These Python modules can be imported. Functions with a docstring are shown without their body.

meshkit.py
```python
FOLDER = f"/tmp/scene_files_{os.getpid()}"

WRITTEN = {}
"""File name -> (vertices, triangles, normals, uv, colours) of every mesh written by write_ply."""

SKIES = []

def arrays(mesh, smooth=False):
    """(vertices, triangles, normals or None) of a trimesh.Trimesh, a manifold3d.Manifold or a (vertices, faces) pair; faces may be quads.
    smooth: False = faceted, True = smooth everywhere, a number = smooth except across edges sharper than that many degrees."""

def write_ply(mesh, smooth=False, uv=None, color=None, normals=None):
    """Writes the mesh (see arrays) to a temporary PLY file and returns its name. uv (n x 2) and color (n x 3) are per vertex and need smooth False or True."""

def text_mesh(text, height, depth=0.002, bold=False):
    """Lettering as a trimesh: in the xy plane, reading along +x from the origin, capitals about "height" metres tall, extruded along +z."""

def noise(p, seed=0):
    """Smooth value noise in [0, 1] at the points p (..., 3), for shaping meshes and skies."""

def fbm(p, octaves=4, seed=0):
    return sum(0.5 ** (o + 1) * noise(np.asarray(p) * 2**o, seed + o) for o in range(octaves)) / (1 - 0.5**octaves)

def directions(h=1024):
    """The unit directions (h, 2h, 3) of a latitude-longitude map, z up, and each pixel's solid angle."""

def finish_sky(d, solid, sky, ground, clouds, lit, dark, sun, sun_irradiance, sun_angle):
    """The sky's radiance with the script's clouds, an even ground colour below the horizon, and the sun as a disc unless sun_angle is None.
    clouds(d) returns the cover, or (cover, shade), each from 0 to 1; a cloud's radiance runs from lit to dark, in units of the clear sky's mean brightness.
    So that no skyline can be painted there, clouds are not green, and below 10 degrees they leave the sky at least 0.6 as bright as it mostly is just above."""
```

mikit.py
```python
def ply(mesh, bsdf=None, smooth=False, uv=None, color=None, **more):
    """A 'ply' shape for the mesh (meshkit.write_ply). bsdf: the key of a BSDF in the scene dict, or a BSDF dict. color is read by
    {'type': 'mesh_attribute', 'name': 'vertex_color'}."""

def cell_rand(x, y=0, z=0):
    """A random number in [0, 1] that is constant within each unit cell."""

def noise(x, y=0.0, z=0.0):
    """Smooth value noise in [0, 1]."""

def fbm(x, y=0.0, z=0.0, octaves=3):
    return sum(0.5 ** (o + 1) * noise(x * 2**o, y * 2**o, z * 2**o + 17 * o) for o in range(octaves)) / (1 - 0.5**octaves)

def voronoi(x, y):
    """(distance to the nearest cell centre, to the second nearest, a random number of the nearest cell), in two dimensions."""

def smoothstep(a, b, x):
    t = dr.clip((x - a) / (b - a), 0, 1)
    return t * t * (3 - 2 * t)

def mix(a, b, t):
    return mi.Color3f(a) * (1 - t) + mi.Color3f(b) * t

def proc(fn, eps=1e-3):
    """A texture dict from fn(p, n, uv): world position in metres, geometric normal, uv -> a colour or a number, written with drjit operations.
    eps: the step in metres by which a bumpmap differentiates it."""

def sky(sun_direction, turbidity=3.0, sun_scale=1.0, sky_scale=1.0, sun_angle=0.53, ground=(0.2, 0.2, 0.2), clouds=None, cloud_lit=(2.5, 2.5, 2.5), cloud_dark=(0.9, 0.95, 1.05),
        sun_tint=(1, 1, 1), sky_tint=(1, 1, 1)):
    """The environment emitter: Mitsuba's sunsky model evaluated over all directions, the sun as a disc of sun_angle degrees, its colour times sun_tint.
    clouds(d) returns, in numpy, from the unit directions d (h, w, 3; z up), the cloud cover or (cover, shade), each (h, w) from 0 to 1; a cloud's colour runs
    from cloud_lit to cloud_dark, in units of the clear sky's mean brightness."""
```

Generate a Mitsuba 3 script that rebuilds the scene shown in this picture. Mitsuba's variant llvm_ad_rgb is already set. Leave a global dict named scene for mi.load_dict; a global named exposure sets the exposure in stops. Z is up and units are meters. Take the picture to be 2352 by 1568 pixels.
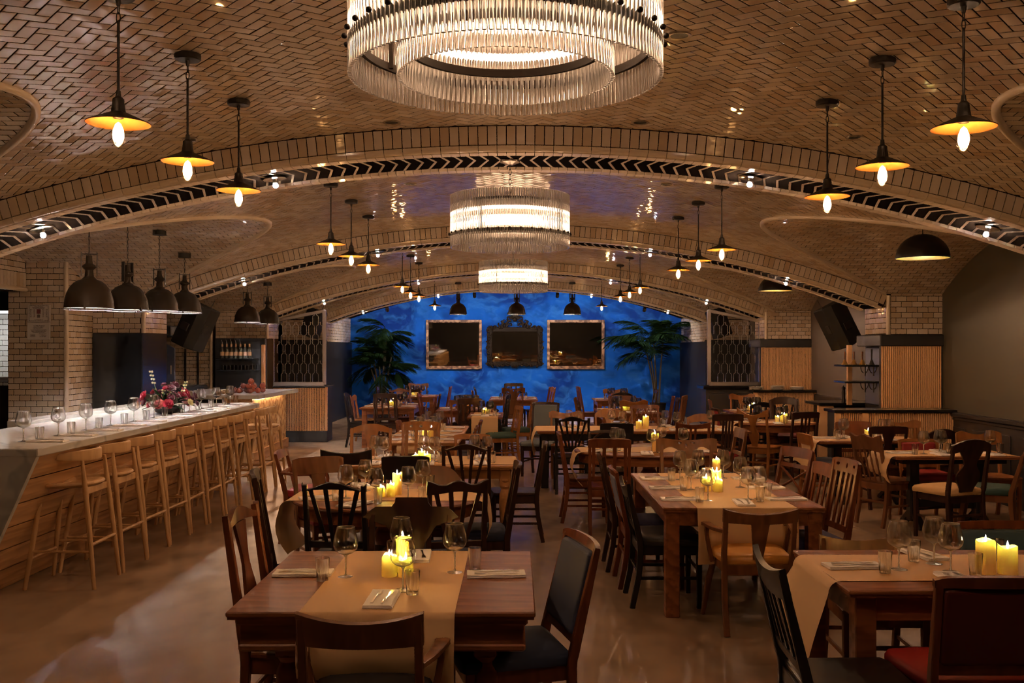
import math, random
import numpy as np
import drjit as dr
import mitsuba as mi
import trimesh, manifold3d as m3, shapely
from shapely.geometry import Polygon, Point, box as sbox
from shapely.prepared import prep
import mikit, meshkit
from mikit import noise, fbm, voronoi, cell_rand, smoothstep, mix

# ---------------------------------------------------------------- camera, exposure
T = mi.ScalarTransform4f
scene, labels = {}, {}
exposure = 2.5
EYE = 1.72
scene['camera'] = {'type': 'perspective', 'fov_axis': 'x', 'fov': 2 * math.degrees(math.atan(1176 / 2287.0)),
                   'to_world': T().look_at([0, 0, EYE], [0, 1, EYE], [0, 0, 1]),
                   'principal_point_offset_x': -9 / 2352.0, 'principal_point_offset_y': -20 / 1568.0, 'near_clip': 0.05, 'far_clip': 100.0}
# light: the room has lamps only (chandeliers, pendants, domes, soffit bulbs, candles); their strengths in one place
L_CHAND, L_EDISON, L_SPOT, L_DOME, L_DOME_GOLD, L_FLAME, L_LED, L_PIC, L_KITCHEN = 1.6, 26.0, 450.0, 70.0, 22.0, 220.0, 3.6, 64.0, 0.9
C_WARM, C_AMBER, C_NEUT, C_FLAME = (1.0, 0.60, 0.35), (1.0, 0.48, 0.15), (1.0, 0.93, 0.86), (1.0, 0.50, 0.13)
rng = random.Random(7)
nrng = np.random.default_rng(11)

# ---------------------------------------------------------------- materials
def tex(c):
    return c if isinstance(c, dict) else {'type': 'rgb', 'value': [float(x) for x in c]}
def mat(name, color, rough=0.5, metal=0.0, coat=0.0, spec=0.5, bump=None, bscale=0.001, **kw):
    d = {'type': 'principled', 'base_color': tex(color), 'roughness': float(rough), 'metallic': float(metal), 'specular': float(0.22 if 'wood' in name or name in ('mahogany', 'mahogany_y', 'pine') else spec), **kw}
    if coat: d['clearcoat'] = float(coat); d['clearcoat_gloss'] = 0.9
    if bump: d = {'type': 'bumpmap', 'arbitrary': mikit.proc(bump), 'scale': float(bscale), 'bsdf': d}
    scene[name] = {'type': 'twosided', 'bsdf': d}
    return name
def srgb(r, g, b):
    f = lambda v: (v / 255 / 12.92) if v <= 10 else ((v / 255 + 0.055) / 1.055) ** 2.4
    return (f(r), f(g), f(b))
def grain_fn(a, b, sx, sy, sz, k=1.0):
    a, b = mi.Color3f(a), mi.Color3f(b)
    def fn(p, n, uv):
        w = fbm(p.x * sx, p.y * sy, p.z * sz, octaves=3)
        r = 0.5 + 0.5 * dr.sin((p.x * sx + p.y * sy + p.z * sz) * 2.2 + w * 9.0)
        return mix(a, b, dr.clip(0.25 * r + 0.9 * w * k - 0.1, 0, 1))
    return mikit.proc(fn)
def floor_fn(p, n, uv):
    a = fbm(p.x * 0.9, p.y * 0.5, 3.0, octaves=4)
    b = fbm(p.x * 5.0, p.y * 3.0, 9.0, octaves=3)
    c = mix(mi.Color3f(0.10, 0.067, 0.044), mi.Color3f(0.25, 0.175, 0.115), smoothstep(0.25, 0.75, 0.65 * a + 0.35 * b))
    return c
def floor_rough(p, n, uv):
    return 0.13 + 0.20 * fbm(p.x * 2.1, p.y * 1.3, 5.0, octaves=3)
def blue_fn(p, n, uv):
    a = fbm(p.x * 1.6, p.z * 1.9, 2.0, octaves=4)
    b = fbm(p.x * 4.5 + a * 6, p.z * 7.0 - a * 5, 7.0, octaves=4)
    c = mix(mi.Color3f(0.005, 0.035, 0.25), mi.Color3f(0.008, 0.10, 0.52), smoothstep(0.3, 0.7, a))
    return mix(c, mi.Color3f(0.04, 0.20, 0.64), 0.55 * smoothstep(0.40, 0.85, b))
def marble_fn(p, n, uv):
    w = fbm(p.x * 2.0, p.y * 2.0, p.z * 2.0, octaves=4)
    v = dr.abs(dr.sin((p.x * 1.7 + p.y * 1.2 + p.z * 0.8 + w * 2.4) * 3.0))
    return mix(mi.Color3f(0.27, 0.27, 0.26), mi.Color3f(0.40, 0.39, 0.365), smoothstep(0.02, 0.3, v) * (0.75 + 0.25 * w))
def burl_fn(p, n, uv):
    w = fbm(p.x * 7.0, p.y * 7.0, p.z * 7.0, octaves=4)
    f, s, k = voronoi(p.y * 9.0 + w * 2.2 + p.x * 9.0, p.z * 9.0 + w * 1.6)
    return mix(mi.Color3f(0.26, 0.13, 0.05), mi.Color3f(0.62, 0.42, 0.20), smoothstep(0.05, 0.6, f) * (0.4 + 0.6 * w))
def gilt_fn(p, n, uv):
    w = fbm(p.x * 14.0, p.y * 14.0, p.z * 14.0, octaves=3)
    return mix(mi.Color3f(0.10, 0.045, 0.03), mi.Color3f(0.42, 0.24, 0.14), smoothstep(0.35, 0.7, w))
mat('speaker_black', (0.006, 0.0055, 0.005), 0.6, spec=0.2)
mat('floor_concrete', mikit.proc(floor_fn), mikit.proc(floor_rough) if False else 0.33, spec=0.5)
scene['floor_concrete']['bsdf']['roughness'] = mikit.proc(floor_rough)
mat('blue_plaster', mikit.proc(blue_fn), 0.7, spec=0.08)
mat('marble', mikit.proc(marble_fn), 0.12, coat=0.6)
mat('burl', mikit.proc(burl_fn), 0.4)
mat('mirror_frame', mikit.proc(gilt_fn), 0.5)
# glazed tile, a few firing tones, shared by all tiles
TILE_TONES = [(0.50, 0.415, 0.325), (0.47, 0.37, 0.265), (0.53, 0.45, 0.365), (0.43, 0.32, 0.215), (0.49, 0.41, 0.335)]
TILES = [mat(f'tile_glaze_{i}', c, 0.075, coat=0.5, spec=0.6) for i, c in enumerate(TILE_TONES)]
mat('tile_field', {'type': 'mesh_attribute', 'name': 'vertex_color'}, 0.075, coat=0.5, spec=0.6)
mat('tile_trim', (0.55, 0.46, 0.35), 0.14, coat=0.6, spec=0.6)
scene['grout'] = {'type': 'twosided', 'bsdf': {'type': 'diffuse', 'reflectance': tex((0.022, 0.013, 0.008))}}
mat('tile_white', (0.72, 0.72, 0.70), 0.15, coat=0.5)
scene['mosaic_black'] = {'type': 'diffuse', 'reflectance': tex((0.006, 0.005, 0.005))}
mat('mosaic_silver', (0.30, 0.25, 0.21), 0.4)
mat('olive_paint', (0.060, 0.053, 0.036), 0.5)
mat('grey_paint', (0.085, 0.072, 0.066), 0.55)
mat('dark_paint', (0.010, 0.010, 0.012), 0.45)
mat('black_gloss', (0.006, 0.006, 0.007), 0.12)
mat('iron', (0.018, 0.014, 0.012), 0.45, metal=0.6)
mat('bronze', (0.014, 0.008, 0.004), 0.5, spec=0.15)
mat('steel', (0.55, 0.50, 0.45), 0.25, metal=1.0)
mat('brushed_steel', (0.42, 0.38, 0.35), 0.35, metal=1.0)
mat('chrome', (0.75, 0.73, 0.70), 0.12, metal=1.0)
mat('brass', (0.75, 0.48, 0.16), 0.25, metal=1.0)
mat('gold_inside', (0.80, 0.52, 0.18), 0.4, metal=0.7)
mat('shade_inside', (0.62, 0.26, 0.07), 0.5)
mat('white_inside', (0.75, 0.73, 0.70), 0.5)
mat('bluegrey_door', (0.10, 0.12, 0.19), 0.4)
mat('paper', (0.52, 0.33, 0.16), 0.7)
mat('linen', (0.74, 0.71, 0.67), 0.85)
mat('plaque', (0.50, 0.46, 0.43), 0.6)
mat('print', (0.10, 0.07, 0.06), 0.7)
mat('print_red', (0.12, 0.02, 0.02), 0.7)
mat('label_paper', (0.68, 0.50, 0.33), 0.7)
mat('bottle_liquid', (0.42, 0.25, 0.10), 0.15, coat=0.8)
mat('bottle_dark', (0.03, 0.028, 0.02), 0.12, coat=0.8)
mat('plate_white', (0.80, 0.77, 0.73), 0.25)
mat('oak_light', grain_fn((0.36, 0.20, 0.09), (0.54, 0.34, 0.165), 24, 24, 3), 0.42, spec=0.4)
mat('oak_plank', grain_fn((0.26, 0.13, 0.055), (0.48, 0.27, 0.12), 30, 3, 30), 0.4, spec=0.5)
mat('oak_slat', (0.62, 0.36, 0.17), 0.45)
mat('mahogany', grain_fn((0.095, 0.027, 0.011), (0.25, 0.088, 0.033), 5, 28, 28), 0.26, coat=0.25)
mat('mahogany_y', grain_fn((0.095, 0.027, 0.011), (0.25, 0.088, 0.033), 28, 5, 28), 0.26, coat=0.25)
mat('pine', grain_fn((0.25, 0.105, 0.036), (0.42, 0.20, 0.07), 5, 28, 20), 0.4)
WOOD = {'black': mat('wood_black', (0.009, 0.007, 0.007), 0.3, coat=0.3),
        'dark': mat('wood_dark', grain_fn((0.012, 0.005, 0.003), (0.038, 0.013, 0.007), 20, 20, 3), 0.3, coat=0.4),
        'red': mat('wood_red', grain_fn((0.055, 0.014, 0.005), (0.165, 0.045, 0.015), 22, 22, 3), 0.3, coat=0.4),
        'brown': mat('wood_brown', grain_fn((0.065, 0.023, 0.009), (0.18, 0.066, 0.025), 22, 22, 3), 0.33, coat=0.3),
        'orange': mat('wood_orange', grain_fn((0.16, 0.055, 0.016), (0.30, 0.115, 0.033), 20, 20, 3), 0.32, coat=0.4),
        'pine': 'pine', 'mahogany': 'mahogany'}
FAB = {'blue': mat('cloth_blue', (0.012, 0.020, 0.050), 0.8, sheen=0.6), 'navy': mat('cloth_navy', (0.018, 0.018, 0.065), 0.85, sheen=0.4),
       'teal': mat('cloth_teal', (0.045, 0.085, 0.105), 0.6), 'red': mat('cloth_red', (0.20, 0.010, 0.009), 0.6),
       'green': mat('cloth_green', (0.025, 0.06, 0.05), 0.7), 'grey': mat('cloth_grey', (0.085, 0.09, 0.13), 0.7),
       'tan': mat('cloth_tan', (0.50, 0.23, 0.05), 0.35, coat=0.4), 'rush': mat('cloth_rush', (0.50, 0.30, 0.12), 0.8),
       'maroon': mat('cloth_maroon', (0.055, 0.006, 0.005), 0.45), 'black': mat('cloth_black', (0.012, 0.012, 0.014), 0.45), 'slate': mat('cloth_slate', (0.10, 0.12, 0.13), 0.55)}
scene['glass_thin'] = {'type': 'thindielectric', 'int_ior': 1.8}
def shine(w, ior=1.5):
    return {'type': 'blendbsdf', 'weight': w, 'a': {'type': 'thindielectric', 'int_ior': ior}, 'b': {'type': 'twosided', 'bsdf': {'type': 'roughconductor', 'material': 'none', 'alpha': 0.07, 'specular_reflectance': {'type': 'rgb', 'value': [0.95, 0.95, 0.95]}}}}
scene['glass_bowl'] = shine(0.10, 1.6)      # blown glass: clear, with the soft highlights of its inner and outer wall
scene['glass_edge'] = shine(0.6, 1.6)
scene['glass_wall'] = {'type': 'blendbsdf', 'weight': 0.015, 'a': {'type': 'dielectric', 'int_ior': 1.5}, 'b': shine(0, 1.5)['b']}
scene['glass_solid'] = {'type': 'dielectric', 'int_ior': 1.5}
scene['rod_glass'] = {'type': 'blendbsdf', 'weight': 0.07, 'a': {'type': 'dielectric', 'int_ior': 1.5}, 'b': {'type': 'principledthin', 'base_color': tex((0.92, 0.90, 0.86)), 'roughness': 0.3, 'diff_trans': 1.2, 'spec_trans': 0.0}}
scene['bulb_glass'] = {'type': 'thindielectric', 'int_ior': 1.4}
scene['mirror_glass'] = {'type': 'twosided', 'bsdf': {'type': 'conductor', 'material': 'Ag', 'specular_reflectance': {'type': 'rgb', 'value': [0.62, 0.60, 0.58]}}}
scene['wax'] = {'type': 'principledthin', 'base_color': tex((0.94, 0.74, 0.36)), 'roughness': 0.5, 'diff_trans': 1.1, 'spec_trans': 0.0}
scene['leaf'] = {'type': 'principledthin', 'base_color': tex((0.006, 0.014, 0.005)), 'roughness': 0.35, 'diff_trans': 0.3, 'spec_trans': 0.0}
mat('stem_green', (0.05, 0.09, 0.03), 0.6)
mat('bark', (0.07, 0.06, 0.035), 0.8)
for nm, c in dict(petal_red=(0.16, 0.003, 0.012), petal_wine=(0.045, 0.003, 0.010), petal_pink=(0.42, 0.14, 0.12), petal_cream=(0.62, 0.60, 0.36), petal_orange=(0.70, 0.22, 0.03), pom_a=(0.27, 0.065, 0.035), pom_b=(0.19, 0.055, 0.04), pom_c=(0.13, 0.07, 0.06), fig_c=(0.24, 0.13, 0.05)).items():
    mat(nm, c, 0.5)

# ---------------------------------------------------------------- helpers: naming
_count = {}
def numbered(name):
    n = _count.get(name, 0); _count[name] = n + 1
    return name if n == 0 else f'{name}_{n:03d}'
def thing(name, label, cat, group=None, kind=None):
    key = numbered(name)
    labels[key] = {'label': label, 'category': cat}
    if group: labels[key]['group'] = group
    if kind: labels[key]['kind'] = kind
    return key
def struct(name, label):
    labels[name] = {'label': label, 'kind': 'structure'}
    return name
def P(mesh, bsdf, smooth=30, **kw):
    V, F = mesh
    a, b, c = (V[F[:, i]] - V.mean(0) for i in range(3))
    if np.einsum('ij,ij->', np.cross(a, b), c) < 0: mesh = (V, F[:, ::-1])      # outward normals
    return mikit.ply(mesh, bsdf, smooth=smooth, **kw)
def put(parent, part, d, M=None, label=None, kind=None):
    key = numbered(f'{parent}__{part}') if part else parent
    scene[key] = d if M is None else {**d, 'to_world': M}
    if label or kind:
        labels[key] = {**({'label': label} if label else {}), **({'kind': kind} if kind else {})}
    return key
def emit(d, color, power, weight=1.0):
    return {**d, 'emitter': {'type': 'area', 'radiance': {'type': 'rgb', 'value': [float(c * power) for c in color]}, 'sampling_weight': float(weight)}}
def place(x, y, z=0.0, rz=0.0, s=1.0):
    m = T().translate([float(x), float(y), float(z)])
    if rz: m = m @ T().rotate([0, 0, 1], float(rz))
    return m @ T().scale(float(s)) if s != 1.0 else m
# ---------------------------------------------------------------- helpers: geometry (each returns (V, F))
def cat(*ms):
    ms = [m for m in ms if m is not None]
    V, F, o = [], [], 0
    for v, f in ms:
        V.append(v); F.append(f + o); o += len(v)
    return np.vstack(V), np.vstack(F)
def loft(rings, caps=True, closed=True):
    R = np.asarray(rings, float); m, n, _ = R.shape
    V = R.reshape(-1, 3)
    i, j = np.meshgrid(np.arange(m - 1), np.arange(n if closed else n - 1), indexing='ij')
    a, b = i * n + j, i * n + (j + 1) % n
    F = np.stack([a, b, b + n, a + n], -1).reshape(-1, 4)
    F = np.vstack([F[:, [0, 1, 2]], F[:, [0, 2, 3]]])
    if caps:
        k = np.arange(1, n - 1)
        F = np.vstack([F, np.stack([0 * k, k + 1, k], 1), np.stack([0 * k, k, k + 1], 1) + (m - 1) * n])
    return V, F
def lathe(prof, n=24, caps=False):
    a = np.arange(n) * 2 * np.pi / n
    R = [np.stack([r * np.cos(a), r * np.sin(a), 0 * a + z], 1) for r, z in prof]
    return loft(R, caps=caps)
def box(x0, x1, y0, y1, z0, z1, c=0.0):
    """Box, its vertical-profile edges chamfered by c (c also on top and bottom)."""
    if c <= 0:
        V = np.array([[x, y, z] for z in (z0, z1) for x, y in ((x0, y0), (x1, y0), (x1, y1), (x0, y1))], float)
        return loft([V[:4], V[4:]])
    def ring(ins, z):
        a, b, e, f = x0 + ins, x1 - ins, y0 + ins, y1 - ins
        k = max(c - ins, 0) if ins == 0 else c * 0.4
        return [[a + k, e, z], [b - k, e, z], [b, e + k, z], [b, f - k, z], [b - k, f, z], [a + k, f, z], [a, f - k, z], [a, e + k, z]]
    return loft([ring(c, z0), ring(0, z0 + c), ring(0, z1 - c), ring(c, z1)])
def beam(pts, ws, ds, up=(0, 0, 1), ch=0.22, caps=True):
    """Chamfered rectangular section swept along pts; ws across, ds along 'up'."""
    p = np.asarray(pts, float); n = len(p)
    ws = np.broadcast_to(ws, (n,)); ds = np.broadcast_to(ds, (n,))
    t = np.gradient(p, axis=0); t /= np.linalg.norm(t, axis=1, keepdims=True) + 1e-12
    s = np.cross(t, np.asarray(up, float)); s /= np.linalg.norm(s, axis=1, keepdims=True) + 1e-12
    u = np.cross(s, t)
    k = 1 - ch
    oct_ = [(-1, -k), (-k, -1), (k, -1), (1, -k), (1, k), (k, 1), (-k, 1), (-1, k)]
    R = [[p[i] + s[i] * a * ws[i] / 2 + u[i] * b * ds[i] / 2 for a, b in oct_] for i in range(n)]
    return loft(R, caps=caps)
def rod(pts, rs, n=10):
    p = np.asarray(pts, float); m = len(p)
    rs = np.broadcast_to(rs, (m,))
    t = np.gradient(p, axis=0); t /= np.linalg.norm(t, axis=1, keepdims=True) + 1e-12
    ref = np.array([1.0, 0, 0]) if abs(t[0][0]) < 0.9 else np.array([0, 0, 1.0])
    R = []
    a = np.arange(n) * 2 * np.pi / n
    for i in range(m):
        s = np.cross(t[i], ref); s /= np.linalg.norm(s) + 1e-12
        u = np.cross(t[i], s)
        R.append(p[i] + rs[i] * (np.cos(a)[:, None] * s + np.sin(a)[:, None] * u))
    return loft(R)
def mesh_of(m):
    q = m.to_mesh()
    return np.array(q.vert_properties[:, :3], float), np.array(q.tri_verts, int)
def rbox(sx, sy, sz, r, seg=8):
    """Rounded box centred at the origin."""
    s = m3.Manifold.sphere(r, seg)
    ps = [s.translate([a * (sx / 2 - r), b * (sy / 2 - r), c * (sz / 2 - r)]) for a in (-1, 1) for b in (-1, 1) for c in (-1, 1)]
    return mesh_of(m3.Manifold.batch_hull(ps))
def panel(poly, t, ref=0.05, holes=()):
    """Polygon in (x, s) extruded by t around y = 0, refined: returns V (x, y, s), F."""
    cs = m3.CrossSection([list(map(tuple, poly))] + [list(map(tuple, h)) for h in holes], m3.FillRule.EvenOdd)
    m = m3.Manifold.extrude(cs, t)
    if ref: m = m.refine_to_length(ref)
    V, F = mesh_of(m)
    V = np.stack([V[:, 0], t / 2 - V[:, 2], V[:, 1]], 1)
    return V, F
def shift(m, d):
    return m[0] + np.asarray(d, float), m[1]
def rot(m, axis, deg, about=(0, 0, 0)):
    M = trimesh.transformations.rotation_matrix(math.radians(deg), axis, about)
    return trimesh.transform_points(m[0], M), m[1]
def ellipse_pts(cx, cy, rx, ry, n=16):
    return [(cx + rx * math.cos(2 * math.pi * i / n), cy + ry * math.sin(2 * math.pi * i / n)) for i in range(n)]
def smooth_pts(pts, n=4):
    """Catmull-Rom through an open list of points."""
    p = np.asarray(pts, float); q = np.vstack([2 * p[0] - p[1], p, 2 * p[-1] - p[-2]]); out = []
    for i in range(1, len(q) - 2):
        for k in range(n):
            t = k / n
            out.append(0.5 * (2 * q[i] + (q[i + 1] - q[i - 1]) * t + (2 * q[i - 1] - 5 * q[i] + 4 * q[i + 1] - q[i + 2]) * t * t + (3 * q[i] - q[i - 1] - 3 * q[i + 1] + q[i + 2]) * t ** 3))
    out.append(p[-1])
    return np.array(out)
# ---------------------------------------------------------------- room shell
RV, ZC, CROWN = 13.0, 3.33 - 13.0, 3.33
ARCHES = [2.87, 7.55, 13.15, 18.65, 23.4]          # rib centres along y
HW = 0.42
BAYS = [(-3.2, 2.45), (3.29, 7.13), (7.97, 12.73), (13.57, 18.23), (19.07, 22.98), (23.82, 26.6)]
XR, XL, YB = 5.45, -7.3, 26.6
def z_main(x): return ZC + np.sqrt(RV * RV - np.asarray(x, float) ** 2)
class Bay:
    def __init__(s, a, b):
        s.a, s.b, s.m = a, b, (a + b) / 2
        hl = (b - a) / 2
        s.rc = (hl * hl + 0.635 ** 2) / (2 * 0.635)
    def z_cross(s, y): return 3.07 - s.rc + np.sqrt(np.maximum(s.rc ** 2 - (np.asarray(y, float) - s.m) ** 2, 1e-6))
    def xi(s, y): return np.sqrt(np.maximum(RV ** 2 - (s.z_cross(y) - ZC) ** 2, 0))      # |x| where the side vault cuts the main vault
bays = [Bay(a, b) for a, b in BAYS]
def ceil_z(x, y):
    for b in bays[1:5]:
        if b.a <= y <= b.b: return max(float(z_main(x)), float(b.z_cross(y)))
    for c in ARCHES:
        if abs(y - c) <= HW: return float(z_main(x)) - 0.17
    return float(z_main(x))

struct('floor', 'polished brown concrete floor with cloudy stains')
scene['floor'] = P(box(XL - 0.3, XR + 0.3, -3.4, YB + 0.3, -0.12, 0.0), 'floor_concrete', False)

# ceiling: grout shell; glazed tiles on it
struct('ceiling', 'low vaulted ceiling of glazed herringbone tiles with side vaults in running bond')
parts = []
for i, b in enumerate(bays):
    xs = np.arange(-7.4, 5.81, 0.1) if 1 <= i <= 4 else np.linspace(-7.4, 5.8, 67)
    ys = np.linspace(b.a - 0.02, b.b + 0.02, int((b.b - b.a) / 0.1) + 1)
    X, Y = np.meshgrid(xs, ys)
    Z = np.maximum(z_main(X), b.z_cross(Y)) if 1 <= i <= 4 else z_main(X)
    V = np.stack([X, Y, Z + 0.001], -1).reshape(-1, 3)
    m, n = X.shape
    a = (np.arange(m - 1)[:, None] * n + np.arange(n - 1)).ravel()
    F = np.vstack([np.stack([a, a + n, a + 1], 1), np.stack([a + 1, a + n, a + n + 1], 1)])
    (parts if 1 <= i <= 4 else parts).append((V, F))
scene['ceiling'] = P(cat(*parts), 'grout', 30)

H = 0.0020
def tile_mesh(poly, S, h=H, inset=0.007, tilt=0.012):
    """A pillowless glazed tile: convex polygon in (u, v) on the surface S(u, v) -> (point, normal towards the room)."""
    n = len(poly); p = np.asarray(poly, float); c = p.mean(0)
    d = p - c; L = np.linalg.norm(d, axis=1, keepdims=True)
    q = c + d * (1 - inset * 1.3 / np.maximum(L, 1e-6))
    tu, tv = rng.gauss(0, tilt), rng.gauss(0, tilt)
    hh = h + (q - c) @ np.array([tu, tv])
    P0, N0 = S(p[:, 0], p[:, 1]); P1, N1 = S(q[:, 0], q[:, 1])
    A, B, C = P0, P0 + N0 * (np.maximum(hh, 0.0007) - 0.0005)[:, None], P1 + N1 * np.maximum(hh, 0.0004)[:, None]
    V = np.vstack([A, B, C])
    F = []
    for r in (0, n):
        for k in range(n):
            a, b = r + k, r + (k + 1) % n
            F += [[a, b, b + n], [a, b + n, a + n]]
    F += [[2 * n, 2 * n + k, 2 * n + k + 1] for k in range(1, n - 1)]
    return V, np.array(F)
def proj_area(V, n):
    """Size in the picture of the last n vertices (a tile's face), 0 outside the frame."""
    p = V[-n:]
    if (p[:, 1] < 0.5).any(): return 0.0
    sx, sy = 1185 + 2287 * p[:, 0] / p[:, 1], 804 - 2287 * (p[:, 2] - EYE) / p[:, 1]
    if sx.max() < 0 or sx.min() > 2352 or sy.max() < 0 or sy.min() > 1568: return 0.0
    return abs(0.5 * np.sum(sx * np.roll(sy, -1) - sy * np.roll(sx, -1)))
def lay(pool, parent, part, keep=300, face=None):
    """Tiles that show largest become parts, the rest one joined field."""
    pool.sort(key=lambda t: -t[1])
    for V, a, F in pool[:keep]:
        put(parent, part, P((V, F), TILES[rng.randrange(len(TILES))], True))
    rest = pool[keep:]
    if rest:
        col = np.vstack([np.tile(np.array(TILE_TONES[rng.randrange(5)]) * rng.uniform(0.93, 1.05), (len(V), 1)) for V, _, _ in rest])
        put(parent, part + '_field', P(cat(*[(V, F) for V, _, F in rest]), 'tile_field', True, color=col), kind='stuff')
def S_main(u, v):
    a = np.asarray(u) / RV
    N = np.stack([-np.sin(a), 0 * a, -np.cos(a)], -1)
    return np.stack([RV * np.sin(a), np.asarray(v) + 0 * a, ZC + RV * np.cos(a)], -1), N
TW, TL, J = 0.0685, 0.137, 0.0075
pool = []
def add_tile(poly, S, ok, region, tilt):
    c = ok(np.array(poly))
    if not c.any() and not region.intersects(Polygon(poly)): return
    if not c.all():
        g = region.intersection(Polygon(poly))
        if g.is_empty or g.geom_type != 'Polygon' or g.area < 4e-4: return
        g = g.simplify(0.002)
        poly = [tuple(q) for q in np.array(g.convex_hull.exterior.coords)[:-1]]
        if not Polygon(poly).exterior.is_ccw: poly = poly[::-1]
        if len(poly) < 3: return
    V, F = tile_mesh(poly, S, tilt=tilt)
    pool.append((V, proj_area(V, len(poly)), F))
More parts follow.
